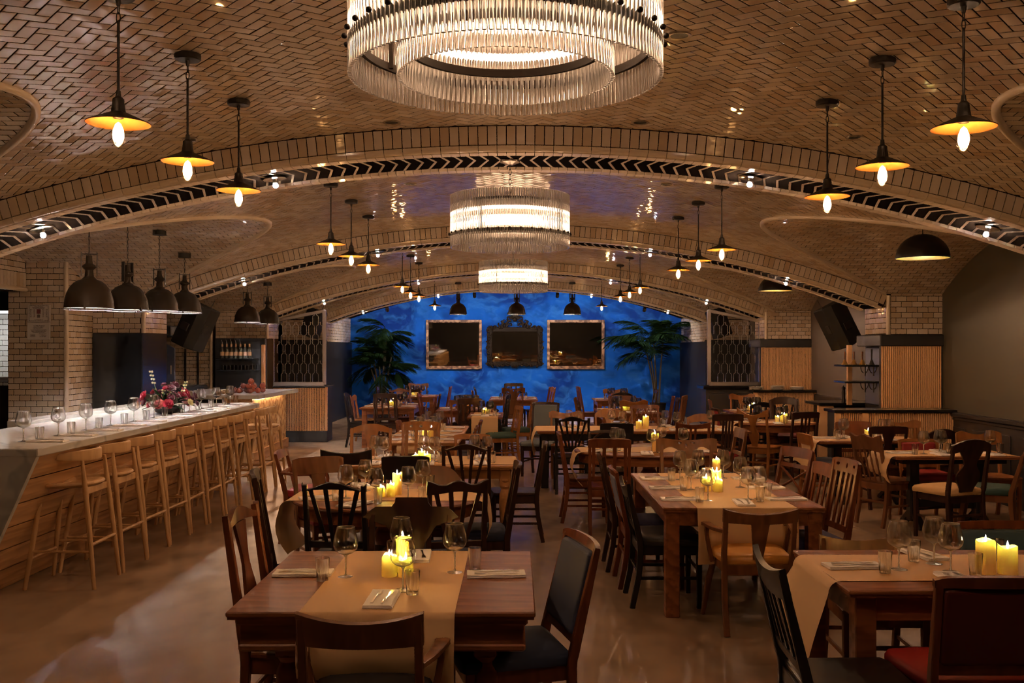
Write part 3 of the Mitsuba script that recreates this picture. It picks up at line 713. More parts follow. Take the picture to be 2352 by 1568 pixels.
def candle(x, y, z, r, h, where, lit=True):
    k = thing('candle', f'{"lit " if lit else ""}ivory pillar candle {where}', 'candle', 'pillar candles')
    M = place(x, y, z, rng.uniform(0, 360))
    m, zt = candle_mesh(r, h, len(FLAMES) + 1)
    put(k, 'wax', P(m, 'wax', 50), M)
    put(k, 'wick', P(rod([(0, 0, zt), (0.001, 0, zt + 0.012)], 0.0012, 6), 'print', 30), M)
    if lit:
        put(k, 'flame', emit({**FLAME, 'to_world': place(x, y, z + zt + 0.010)}, C_FLAME, L_FLAME, 3.5 if y < 8.5 else 0.5 if y < 13 else 0.1), label='burning flame')
    FLAMES.append(k)

# places laid along the bar
for i in range(NST):
    y = 7.15 + 0.508 * i
    setting(-3.2, y, ZB, 90, f'at the {ORD[i] if i < NST - 1 else "farthest"} place along the marble bar', 'along the bar')
# back bar flowers
fl = thing('flower_arrangement', 'low arrangement of deep red dahlias with green sprays on the bar', 'flowers')
def blob(r, seed, n=2, am=0.25, sq=(1, 1, 1)):
    s = trimesh.creation.icosphere(n, 1.0); V = np.array(s.vertices)
    k = 1 + am * (meshkit.noise(V * 3.1 + 5, seed) - 0.5) * 2
    return V * k[:, None] * r * np.array(sq), np.array(s.faces)
def bloom(r, seed):
    """A layered flower head of cupped petals."""
    rr = random.Random(seed); ms = []
    for lay_, (n, tilt, L) in enumerate(((8, 15, 1.0), (7, 40, 0.85), (5, 65, 0.62))):
        for i in range(n):
            a = 360 * i / n + lay_ * 20 + rr.uniform(-8, 8)
            st = []
            for t, w in ((0.05, 0.12), (0.4, 0.34), (0.75, 0.40), (1.0, 0.16)):
                st.append([[t * L * r, -w * r, 0.08 * r + 0.12 * t * t * r], [t * L * r, w * r, 0.08 * r + 0.12 * t * t * r], [t * L * r, w * 0.8 * r, 0.02 * r + 0.12 * t * t * r], [t * L * r, -w * 0.8 * r, 0.02 * r + 0.12 * t * t * r]])
            ms.append(rot(rot(loft(st), [0, 1, 0], -tilt - rr.uniform(-8, 8)), [0, 0, 1], a))
    return cat(*ms)
FX, FY = -3.62, 10.35
put(fl, 'bowl', P(shift(lathe([(0.06, 0), (0.12, 0.02), (0.15, 0.07), (0.145, 0.075), (0.11, 0.03), (0.001, 0.02)], 24), (FX, FY, ZB)), 'iron', 40))
rf = random.Random(5)
cols = ['petal_red'] * 6 + ['petal_wine'] * 9 + ['petal_pink'] * 3 + ['petal_cream', 'petal_orange']
for i in range(34):
    a, rad, zz = rf.uniform(0, 2 * math.pi), 0.235 * math.sqrt(rf.random()), 0
    zz = 0.06 + 0.25 * math.sqrt(max(0, 1 - (rad / 0.25) ** 2)) * rf.uniform(0.35, 1.0)
    r = rf.uniform(0.032, 0.062)
    b = bloom(r, i)
    b = rot(b, [-math.sin(a), math.cos(a), 0], 65 * rad / 0.24 + 10)
    put(fl, 'bloom', P(shift(b, (FX + rad * math.cos(a) * 1.25, FY + rad * math.sin(a), ZB + zz)), cols[i % len(cols)], 30))
for i in range(30):
    a, e = rf.uniform(0, 2 * math.pi), rf.uniform(0.15, 0.9); L = rf.uniform(0.12, 0.26)
    d = np.array([math.cos(a) * math.cos(e), math.sin(a) * math.cos(e), math.sin(e)])
    s = np.array([-math.sin(a), math.cos(a), 0]); b0 = np.array([FX, FY, ZB + 0.06])
    st = [[b0 + d * (0.10 + L * t) - s * w + np.array([0, 0, -0.06 * t * t]), b0 + d * (0.10 + L * t) + s * w + np.array([0, 0, -0.06 * t * t]), b0 + d * (0.10 + L * t) + np.array([0, 0, 0.006 - 0.06 * t * t])] for t, w in ((0, 0.004), (0.4, 0.02), (0.75, 0.014), (1, 0.001))]
    put(fl, 'leaf', P(loft(st), 'leaf', False))
for j, (ox, hh, n) in enumerate(((-0.13, 0.44, 9), (-0.03, 0.30, 6), (0.16, 0.33, 7), (0.02, 0.25, 5))):
    p = smooth_pts([(FX + ox * 0.4, FY, ZB + 0.05), (FX + ox * 0.9, FY - 0.02, ZB + hh * 0.6), (FX + ox * 1.25, FY - 0.03, ZB + hh)], 5)
    put(fl, 'spray_stem', P(rod(p, 0.003, 6), 'stem_green', 40))
    ms = [shift(blob(0.011, i, 1), p[-1 - int(i * len(p) * 0.4 / n)] + np.array([0.012 * (-1) ** i, 0, -i * 0.002])) for i in range(n)]
    put(fl, 'spray', P(cat(*ms), 'petal_cream', 40))
# fruit on the second counter
rf = random.Random(3)
pomes = [(-4.08, 15.75, 0), (-4.17, 15.62, 0), (-4.26, 15.76, 0), (-4.35, 15.64, 0), (-4.22, 15.92, 0), (-4.05, 15.93, 0), (-4.38, 15.86, 0), (-4.13, 15.70, 1), (-4.22, 15.72, 1), (-4.31, 15.74, 1), (-4.17, 15.86, 1), (-4.02, 15.80, 1), (-4.2, 15.79, 2), (-4.44, 15.74, 0)]
for i, (x, y, l) in enumerate(pomes):
    k = thing('pomegranate', f'dull red pomegranate in the fruit pile, {["bottom", "upper", "topmost"][l]} layer, {ORD[[q for q in range(len(pomes)) if pomes[q][2] == l].index(i)].replace("nearest", "first")} of its layer', 'pomegranate', 'pomegranates piled on the second counter')
    r = rf.uniform(0.042, 0.05); m = blob(r, i, 3, 0.06, (1, 1, 0.93))
    M = place(x, y, 1.045 + r * 0.93 + l * 0.068, rf.uniform(0, 360)) @ T().rotate([1, 0, 0], rf.uniform(-50, 50))
    put(k, 'fruit', P(m, ['pom_a', 'pom_b', 'pom_c', 'pom_a'][i % 4], True), M)
    put(k, 'crown', P(lathe([(0.012, r * 0.86), (0.008, r * 1.0), (0.014, r * 1.22), (0.011, r * 1.2), (0.004, r * 1.0)], 8), 'pom_c', 40), M)
FIGS = [(-4.40 - 0.3 * rf.random(), 15.25 + 0.5 * rf.random()) for i in range(12)]; FIGX = [f[0] / f[1] for f in FIGS]
for i in range(12):
    x, y = FIGS[i]
    k = thing('dried_fig', f'small golden dried fruit left of the pomegranates, {ORD[int(np.argsort(np.argsort(FIGX))[i])].replace("nearest", "first") if np.argsort(np.argsort(FIGX))[i] < 12 else ""} from left', 'fruit', 'small golden fruit on the second counter')
    m = blob(0.028, 40 + i, 2, 0.25, (1, 0.8, 0.9)); scene[k] = {**P(m, 'fig_c', True), 'to_world': place(x, y, 1.045 + 0.024, rf.uniform(0, 360))}

# black shelf niche on the third left pillar, with bottles and glasses
nk = thing('bottle_shelf', 'black shelf niche with two shelves on the left pillar', 'shelf')
put(nk, 'back_board', P(box(-5.47, -4.56, 18.10, 18.24, 0.95, 1.94, 0.01), 'dark_paint', False))
for z in (1.575, 1.365):
    put(nk, 'shelf', P(box(-5.40, -4.66, 17.86, 18.11, z - 0.02, z, 0.004), 'black_gloss', False))
put(nk, 'side_post', P(box(-4.60, -4.55, 17.98, 18.1, 0.95, 1.82, 0.006), 'oak_slat', False), label='oak edge post')
for i in range(7):
    k = thing('bottle', f'spirit bottle{" with metal pourer" if i < 5 else ""} on the upper black shelf, {ORD[i] if i else "first"} from left', 'bottle', 'bottles on the black shelf')
    M = place(-5.30 + i * 0.082, 17.97, 1.575)
    put(k, 'glass', P(lathe([(0.001, 0), (0.034, 0.0), (0.036, 0.004), (0.036, 0.15), (0.030, 0.175), (0.014, 0.20), (0.013, 0.265), (0.001, 0.266)], 18), 'bottle_dark', 40), M)
    put(k, 'label', P(lathe([(0.0365, 0.045), (0.0372, 0.046), (0.0372, 0.115), (0.0365, 0.116)], 18), 'label_paper', False), M)
    put(k, 'neck_band', P(lathe([(0.0138, 0.205), (0.015, 0.206), (0.015, 0.262), (0.0138, 0.263)], 14), 'label_paper', False), M)
    if i < 5: put(k, 'pourer', P(rod([(0, 0, 0.264), (-0.004, 0, 0.30), (-0.018, 0, 0.335)], [0.006, 0.004, 0.003], 8), 'chrome', 40), M)
for r in range(2):
    for i in range(9):
        k = thing('shelf_glass', f'small clear tumbler on the lower black shelf, {["front", "back"][r]} row, {ORD[i].replace("nearest", "first")} from left', 'glass', 'tumblers on the lower black shelf')
        scene[k] = {**T_GLASS, 'to_world': place(-5.27 + i * 0.066 + r * 0.03, 17.93 + r * 0.07, 1.365, 0, 0.9)}

# kitchen notices
def text(t, h, x, y, z, bold=False, deep=0.0012, key=None):
    m = meshkit.text_mesh(t, h, deep, bold)
    V = np.array(m.vertices); V[:, 0] += x - V[:, 0].mean()
    return np.stack([V[:, 0], y - V[:, 2], z + V[:, 1]], 1), np.array(m.faces)
def lines(ws, x, z, y, dz, h=0.005):
    return cat(*[box(x - w / 2, x + w / 2, y - 0.001, y + 0.0004, z - i * dz, z - i * dz + h) for i, w in enumerate(ws)])
nx = -5.735
k = thing('notice_board', 'framed pale notice with a small dark red picture, upper of two on the kitchen pillar', 'notice')
put(k, 'frame', P(box(nx - 0.136, nx + 0.136, 11.965, 11.992, 2.06, 2.268, 0.004), 'plaque', False))
yy = 11.964
bd = cat(box(nx - 0.118, nx + 0.118, yy - 0.001, yy, 2.252, 2.256), box(nx - 0.118, nx + 0.118, yy - 0.001, yy, 2.072, 2.076), box(nx - 0.118, nx - 0.114, yy - 0.001, yy, 2.072, 2.256), box(nx + 0.114, nx + 0.118, yy - 0.001, yy, 2.072, 2.256))
cols4 = cat(*[lines([0.026 - 0.006 * (i % 3) for i in range(8)], nx + dx, 2.205, yy, 0.0125, 0.005) for dx in (-0.095, -0.055, 0.055, 0.095)])
put(k, 'printing', P(cat(bd, lines([0.10, 0.15, 0.13], nx, 2.238, yy, 0.010, 0.005), cols4, lines([0.10], nx, 2.085, yy, 0.01, 0.005)), 'print', False), label='faint printed columns')
put(k, 'picture', P(cat(box(nx - 0.024, nx + 0.024, yy - 0.001, yy, 2.158, 2.212)), 'print_red', False)); put(k, 'emblem', P(box(nx - 0.018, nx + 0.018, yy - 0.001, yy, 2.110, 2.148), 'print', False))
k = thing('consumer_advisory_sign', 'pale consumer advisory plaque, lower of two on the kitchen pillar', 'sign')
put(k, 'plate', P(box(nx - 0.14, nx + 0.132, 11.965, 11.992, 1.845, 2.055, 0.004), 'plaque', False))
put(k, 'lettering', P(cat(text('CONSUMER', 0.017, nx, yy + 0.0005, 2.004, True), text('ADVISORY', 0.017, nx, yy + 0.0005, 1.980, True)), 'print', False), label='CONSUMER ADVISORY in dark capitals')
put(k, 'printing', P(cat(lines([0.19, 0.185, 0.17, 0.14], nx, 1.962, yy, 0.0105, 0.005), lines([0.06, 0.058, 0.06], nx - 0.07, 1.905, yy, 0.011, 0.005), lines([0.095, 0.02, 0.085, 0.08], nx + 0.05, 1.912, yy, 0.011, 0.005)), 'print', False), label='faint printed lines')

# blue grey door panel and black cooking equipment between the left pillars
k = thing('door_panel', 'blue grey steel door panel behind the flowers', 'door panel')
m = panel([(-0.26, 0), (0.26, 0), (0.26, 0.62), (0.12, 0.70), (-0.1, 0.70), (-0.26, 0.60)], 0.05, None)
put(k, 'leaf', P(shift(m, (-6.27, 17.55, 1.13)), 'bluegrey_door', False)); put(k, 'handle', P(rod([(-6.06, 17.49, 1.3), (-6.06, 17.49, 1.45)], 0.012, 8), 'steel', 40))
k = thing('cooking_range', 'black range cabinet behind the bar', 'range')
put(k, 'body', P(box(-6.9, -5.6, 16.0, 18.1, 0, 1.1, 0.02), 'black_gloss', False))
put(k, 'hood', P(box(-6.9, -5.6, 16.2, 18.1, 1.95, 2.12, 0.02), 'dark_paint', False))

# ---------------------------------------------------------------- screens, slatted cabinets, counters
def screen(name, label, xa, xb, y, z0, za, zb):
    k = thing(name, label, 'metal screen')
    for x, z in ((xa, za), (xb, zb)):
        put(k, 'post', P(box(x - 0.035, x + 0.035, y - 0.03, y + 0.03, z0, z + 0.02, 0.004), 'brushed_steel', False))
    put(k, 'sill', P(box(xa, xb, y - 0.05, y + 0.05, z0 - 0.02, z0 + 0.055, 0.006), 'brushed_steel', False))
    put(k, 'top_rail', P(beam([(xa, y, za), (xb, y, zb)], 0.05, 0.06), 'brushed_steel', False))
    px, pz, hb, nb = 0.148, 0.181, 0.055, 0.019
    link = []
    def path(s, zt):
        return [(s * hb, 0, 0)] + [(s * hb, 0, 0.135)] + [(s * (nb + (hb - nb) * math.cos(t)), 0, 0.135 + 0.036 * math.sin(t)) for t in (0.4, 0.9, 1.35)] + [(s * nb, 0, 0.175), (s * nb, 0, zt)]
    full = P(cat(rod(path(-1, 0.225), 0.0068, 6), rod(path(1, 0.225), 0.0068, 6), rod([(-nb, 0, 0.212), (nb, 0, 0.212)], 0.0045, 5)), 'chrome', 50)
    r = 0
    while z0 + 0.05 + r * pz < max(za, zb):
        for c in range(-1, 8):
            x = xa + 0.035 + (c + 0.5 * (r % 2) + 0.25) * px
            if x - hb < xa + 0.03 or x + hb > xb - 0.03: continue
            lim = za + (zb - za) * (x - xa) / (xb - xa)
            z = z0 + 0.05 + r * pz
            if z + 0.19 > lim: continue
            put(k, 'link', full, place(x, y, z))
        r += 1
    return k
screen('metal_screen', 'openwork metal screen of bottle shaped links at left above a slatted cabinet', -4.58, -3.60, 18.72, 1.07, 2.26, 2.46)
screen('metal_screen', 'openwork metal screen of bottle shaped links at right above a black cabinet', 3.63, 4.60, 18.72, 1.07, 2.46, 2.26)
k = thing('slatted_cabinet', 'oak slatted cabinet with black plinth under the left metal screen', 'cabinet')
put(k, 'body', P(box(-4.6, -3.54, 18.66, 19.2, 0.0, 1.03, 0.005), 'dark_paint', False))
slats(k, (-4.55, 18.66, 0), (1, 0, 0), 1.0, 0.21, 1.01, pitch=0.031, wd=0.020)
put(k, 'worktop', P(box(-4.65, -3.52, 18.62, 19.24, 1.03, 1.05, 0.004), 'dark_paint', False)); put(k, 'corner_post', P(box(-3.57, -3.535, 18.64, 18.7, 0.21, 1.03), 'oak_slat', False))
k = thing('black_cabinet', 'black panelled cabinet under the right metal screen', 'cabinet')
put(k, 'body', P(box(3.56, 4.7, 18.66, 19.2, 0, 0.99, 0.005), 'dark_paint', False)); put(k, 'worktop', P(box(3.5, 4.75, 18.6, 19.24, 0.99, 1.05, 0.008), 'black_gloss', False))
for x in (3.62, 4.15): put(k, 'door', P(box(x, x + 0.47, 18.63, 18.67, 0.1, 0.92, 0.01), 'dark_paint', False))
def counter(label, x0, x1, y0, y1, zt, ends=()):
    k = thing('slatted_counter', label, 'counter')
    put(k, 'body', P(box(x0 + 0.03, x1 - 0.01, y0 + 0.04, y1, 0, zt - 0.04), 'dark_paint', False))
    put(k, 'worktop', P(box(x0 - 0.02, x1 + 0.02, y0 - 0.03, y1, zt - 0.04, zt, 0.006), 'black_gloss', False), label='black worktop')
    slats(k, (x0, y0 + 0.04, 0), (1, 0, 0), x1 - x0, 0.06, zt - 0.04)
    for e in ends: put(k, 'end_post', P(box(e, e + 0.07, y0 - 0.005, y0 + 0.05, 0, zt - 0.04), 'oak_slat', False))
    return k
counter('oak slatted counter with black top before the near right pillar', 3.95, 5.42, 12.3, 12.72, 0.985, (3.95, 4.28))
counter('oak slatted counter with stacked white plates on its black top', 4.28, 5.46, 17.9, 18.22, 1.0, (4.28,))
k = thing('service_station', 'black service station with oak end panel beside the slatted counter', 'counter')
put(k, 'worktop', P(box(4.15, 5.38, 13.62, 14.3, 0.96, 1.0, 0.006), 'black_gloss', False)); put(k, 'end_panel', P(box(4.15, 4.36, 13.66, 13.72, 0, 0.96, 0.004), 'oak_slat', False))
put(k, 'body', P(box(4.36, 5.38, 13.75, 14.3, 0, 0.96), 'black_gloss', False))
for i in range(3): put(k, 'drawer', P(box(4.40, 4.9, 13.71, 13.76, 0.2 + i * 0.24, 0.41 + i * 0.24, 0.006), 'black_gloss', False))
PLATE = P(lathe([(0.001, 0), (0.07, 0), (0.075, 0.004), (0.128, 0.012), (0.130, 0.015), (0.126, 0.0155), (0.075, 0.008), (0.001, 0.007)], 28), 'plate_white', 40)
for s, (x, n) in enumerate(((4.36, 5), (4.74, 7), (5.10, 5))):
    for i in range(n):
        k = thing('plate', f'white plate in the {["left", "middle", "right"][s]} stack on the slatted counter, {ORD[i].replace("nearest", "first")} from the bottom', 'plate', f'plates in the {["left", "middle", "right"][s]} stack'); scene[k] = {**PLATE, 'to_world': place(x, 18.05, 1.0 + i * 0.0105)}
# shelves with hand bells, on the pillar's side
k = thing('bell_shelf', 'two black shelves with hooped brackets and an oak upright beside the right pillar', 'shelf')
for z in (1.53, 1.315): put(k, 'shelf', P(box(4.28, 4.735, 12.95, 13.4, z - 0.025, z, 0.004), 'black_gloss', False))
put(k, 'upright', P(box(4.47, 4.53, 13.41, 13.47, 0.98, 1.79, 0.004), 'oak_slat', False))
put(k, 'back_board', P(box(4.735, 4.757, 12.85, 13.5, 1.0, 1.76, 0.01), 'bluegrey_door', False), label='blue grey back board')
for z in (1.505, 1.29):
    for x in (4.49, 4.60):
        put(k, 'bracket', P(cat(rod([(x + 0.05 + 0.05 * math.cos(t), 12.97, z - 0.085 * math.sin(t)) for t in np.linspace(0, math.pi, 9)], 0.006, 6), rod([(x + 0.06, 12.97, z), (x + 0.06, 12.97, z - 0.12)], 0.008, 6)), 'iron', 40))
BELL = lathe([(0.001, 0.06), (0.012, 0.06), (0.018, 0.052), (0.024, 0.028), (0.038, 0.004), (0.042, 0.0), (0.038, 0.0), (0.022, 0.026), (0.001, 0.05)], 20)
for i, x in enumerate((4.31, 4.43, 4.54)):
    b = thing('hand_bell', f'brass hand bell with wooden handle on the upper black shelf, {["left", "middle", "right"][i]} of three', 'bell', 'brass hand bells')
    M = place(x, 13.05, 1.53, 0, 1.1)
    put(b, 'cup', P(BELL, 'brass', 50), M); put(b, 'handle', P(lathe([(0.001, 0.058), (0.009, 0.06), (0.008, 0.075), (0.012, 0.10), (0.010, 0.135), (0.013, 0.15), (0.001, 0.158)], 12), 'wood_brown', 50), M)
b = thing('hand_bell', 'small dark bell with a long black handle beside the brass bells', 'bell')
put(b, 'cup', P(BELL, 'iron', 50), place(4.68, 13.1, 1.53)); put(b, 'handle', P(rod([(0, 0, 0.05), (0, 0, 0.2)], [0.009, 0.012], 8), 'wood_black', 50), place(4.68, 13.1, 1.53))
k = thing('pepper_mill', 'tall black pepper mill on the service station', 'pepper mill'); M = place(4.50, 13.68, 1.0)
put(k, 'body', P(lathe([(0.001, 0), (0.03, 0), (0.028, 0.02), (0.02, 0.08), (0.026, 0.13), (0.019, 0.17), (0.001, 0.171)], 16), 'wood_black', 50), M); put(k, 'head', P(lathe([(0.001, 0.172), (0.018, 0.172), (0.027, 0.195), (0.022, 0.215), (0.006, 0.222), (0.008, 0.23), (0.001, 0.238)], 16), 'wood_black', 50), M)

# loudspeakers
def speaker(label, x, y, z, tilt, yaw, pitch, s=1.0):
    k = thing('loudspeaker', label, 'speaker')
    M = place(x, y, z) @ T().rotate([0, 1, 0], tilt) @ T().rotate([0, 0, 1], yaw) @ T().rotate([1, 0, 0], pitch) @ T().scale(s)
    poly = [(-0.2, -0.19), (0.2, -0.19), (0.2, 0.06), (0.12, 0.20), (-0.12, 0.20), (-0.2, 0.06)]
    R = [[[a * kk, b * kk, zz] for a, b in poly] for zz, kk in ((-0.335, 0.94), (-0.32, 1.0), (0.32, 1.0), (0.335, 0.94))]
    put(k, 'cabinet', P(loft(R), 'speaker_black', False), M)
    put(k, 'grille', P(box(-0.185, 0.185, -0.205, -0.185, -0.31, 0.31, 0.01), 'cloth_black', False), M)
    for b_ in ((-0.21, -0.195, -0.06, 0.04, -0.07, 0.07), (0.195, 0.21, -0.06, 0.04, -0.07, 0.07), (-0.07, 0.07, 0.19, 0.215, -0.1, 0.02)): put(k, 'handle', P(box(*b_, 0.006), 'iron', False), M)
    put(k, 'bracket', P(cat(rod([(-0.15, 0, 0.33), (-0.16, 0, 0.47)], 0.006, 6), rod([(0.15, 0, 0.33), (0.16, 0, 0.47)], 0.006, 6)), 'iron', 40), M)
speaker('big black loudspeaker hung at a tilt beside the left tiled pillar', -4.72, 14.6, 2.08, 24, 160, 0, 0.98)
speaker('big black loudspeaker hung at a tilt beside the right tiled pillar', 4.78, 14.7, 2.10, -26, 195, 0, 0.98)
speaker('smaller black loudspeaker hung behind the left metal screen', -4.3, 21.0, 2.3, 18, 160, 0, 0.9)
speaker('smaller black loudspeaker hung behind the right metal screen', 4.3, 21.0, 2.3, -18, 195, 0, 0.9)

# ---------------------------------------------------------------- blue wall: mirrors and palms
def mirror(label, xa, xb, za, zb):
    k = thing('wall_mirror', label, 'mirror')
    M = T().translate([0, YB - 0.02, za]) @ T().rotate([1, 0, 0], 1.0)
    h = zb - za; f = 0.075
    put(k, 'glass', P(box(xa + f, xb - f, -0.02, -0.012, f, h - f), 'mirror_glass', False), M)
    put(k, 'backing', P(box(xa + 0.02, xb - 0.02, -0.011, 0.0, 0.02, h - 0.02), 'dark_paint', False), M)
    for a, b, c, d in ((xa, xa + f, 0, h), (xb - f, xb, 0, h), (xa + f, xb - f, 0, f + 0.015), (xa + f, xb - f, h - f, h)):
        put(k, 'frame_bar', P(box(a, b, -0.06, 0.0, c, d, 0.012), 'mirror_frame', False), M)
mirror('square mirror in a mottled brown frame, left on the blue wall', -2.40, -0.91, 1.21, 2.53)
mirror('square mirror in a mottled brown frame, right on the blue wall', 0.83, 2.36, 1.21, 2.53)
k = thing('ornate_mirror', 'carved ornate mirror with scrolled crest between the two plain mirrors', 'mirror')
M = T().translate([-0.03, YB - 0.03, 1.24]) @ T().rotate([1, 0, 0], 1.0)
put(k, 'glass', P(box(-0.60, 0.60, -0.02, -0.012, 0.18, 0.96), 'mirror_glass', False), M)
fr = [box(-0.74, -0.60, -0.07, 0, 0.06, 1.1, 0.02), box(0.60, 0.74, -0.07, 0, 0.06, 1.1, 0.02), box(-0.6, 0.6, -0.07, 0, 0.06, 0.18, 0.02), box(-0.6, 0.6, -0.07, 0, 0.96, 1.1, 0.02)]
put(k, 'frame', P(cat(*fr), 'bronze', False), M)
rf = random.Random(9)
def scroll(cx, cz, r, turn, s=1):
    p = [(cx + s * (r * (1 - t * 0.75)) * math.cos(turn + t * 5.5), -0.075, cz + (r * (1 - t * 0.75)) * math.sin(turn + t * 5.5)) for t in np.linspace(0, 1, 12)]
    return rod(p, np.linspace(0.030, 0.014, 12), 8)
orn = []
for s in (-1, 1):
    for i in range(9): orn.append(scroll(s * 0.70, 0.10 + i * 0.115, 0.055, i * 1.3, s))
    for i in range(5): orn.append(scroll(s * (0.08 + i * 0.125), 0.09, 0.05, i * 1.1, s)); 
    for i in range(5): orn.append(scroll(s * (0.12 + i * 0.13), 1.07 + 0.02 * (4 - i), 0.055, i * 1.7, s))
    for i, (x, z, r) in enumerate(((0.40, 1.18, 0.09), (0.27, 1.25, 0.085), (0.15, 1.33, 0.08), (0.30, 1.14, 0.06), (0.12, 1.44, 0.06))): orn.append(scroll(s * x, z, r, 2 + i, s))
put(k, 'scrollwork', P(cat(*orn), 'bronze', 50), M, label='carved scrollwork')
sh = []
for a in np.linspace(-75, 75, 9):
    sh.append(rot(rod([(0, -0.08, 0.0), (0, -0.09, 0.10), (0, -0.07, 0.16)], [0.012, 0.026, 0.012], 8), [0, 1, 0], a))
put(k, 'crest_shell', P(cat(shift(cat(*sh), (0, 0, 1.30)), shift(blob(0.06, 3, 2), (0, -0.09, 1.30))), 'bronze', 50), M); put(k, 'foot_shell', P(shift(rot(cat(*sh), [0, 1, 0], 180), (0, 0, 0.16)), 'bronze', 50), M)

def frond(L, n, droop, w, seed):
    rr = random.Random(seed); ms = []
    p = np.array([[L * t * (1 - 0.12 * t), 0, L * (0.75 * t - droop * t * t)] for t in np.linspace(0, 1, 14)])
    ms.append(rod(p, np.linspace(0.011, 0.003, 14), 5))
    for i in range(n):
        t = 0.28 + 0.72 * i / (n - 1); c = np.array([np.interp(t, np.linspace(0, 1, 14), p[:, k]) for k in range(3)])
        ll = w * (0.55 + 0.9 * math.sin(math.pi * min(1, 0.15 + 0.8 * (t - 0.28) / 0.72)))* rr.uniform(0.85, 1.1)
        for s in (-1, 1):
            d = np.array([0.62, s * 0.75, -0.12 + rr.uniform(-0.15, 0.12)]); d /= np.linalg.norm(d); u = np.cross(d, [0, 0, 1.0]); u /= np.linalg.norm(u)
            st = []
            for q, ww in ((0, 0.004), (0.35, 0.013), (0.75, 0.009), (1, 0.001)):
                b = c + d * ll * q + np.array([0, 0, -0.45 * ll * q * q]); st.append([b - u * ww, b + u * ww, b + np.array([0, 0, -ww * 0.6 - 0.001])])
            ms.append(loft(st, caps=False))
    return cat(*ms)
def palm(label, x, y, spec, stems):
    k = thing('palm', label, 'potted palm')
    put(k, 'pot', P(lathe([(0.001, 0), (0.17, 0), (0.21, 0.36), (0.225, 0.38), (0.20, 0.38), (0.19, 0.33), (0.001, 0.33)], 24), 'iron', 40), place(x, y))
    for i, (dx, dy, h) in enumerate(stems):
        p = smooth_pts([(x + dx * 0.2, y + dy * 0.2, 0.32), (x + dx * 0.5, y + dy * 0.5, 0.32 + (h - 0.32) * 0.5), (x + dx, y + dy, h)], 5)
        put(k, 'stem', P(rod(p, np.linspace(0.026, 0.016, len(p)), 8), 'bark', 40))
    for i, (sx, az, el, L, dr_) in enumerate(spec):
        dx, dy, h = stems[sx % len(stems)]
        f = rot(frond(L, 24, dr_, 0.30, i), [0, 1, 0], -el)
        put(k, 'frond', P(rot(f, [0, 0, 1], az), 'leaf', False), T().translate([x + dx, y + dy, h - 0.02 * (i % 4)]))
rf = random.Random(21)
palm('tall dark potted palm with dense drooping fronds at the left of the blue wall', -3.42, 25.5, [(i, i * 47 + rf.uniform(-15, 15), rf.uniform(-25, 55), rf.uniform(0.5, 0.78), rf.uniform(0.7, 1.3)) for i in range(48)], [(0.05, 0.0, 1.95), (-0.28, -0.1, 1.75), (0.25, -0.1, 1.6), (-0.05, -0.2, 1.3), (0.1, 0.1, 2.15), (-0.35, 0.05, 1.4), (-0.1, 0.1, 1.0), (0.2, -0.15, 1.2)])
palm('tall potted palm with arching fronds at the right of the blue wall', 3.62, 25.4, [(i, (i * 61 + rf.uniform(-12, 12)), rf.uniform(-5, 50), rf.uniform(0.75, 0.98), rf.uniform(0.6, 1.0)) for i in range(26)] + [(0, 180, 18, 1.35, 0.75), (1, 195, 5, 1.4, 0.85), (2, 172, -5, 1.3, 0.8), (3, 160, 25, 1.3, 0.7), (1, 185, 30, 1.2, 0.7)], [(-0.3, -0.1, 1.65), (-0.1, 0.05, 1.9), (0.12, -0.1, 2.0), (-0.2, -0.2, 1.5)])
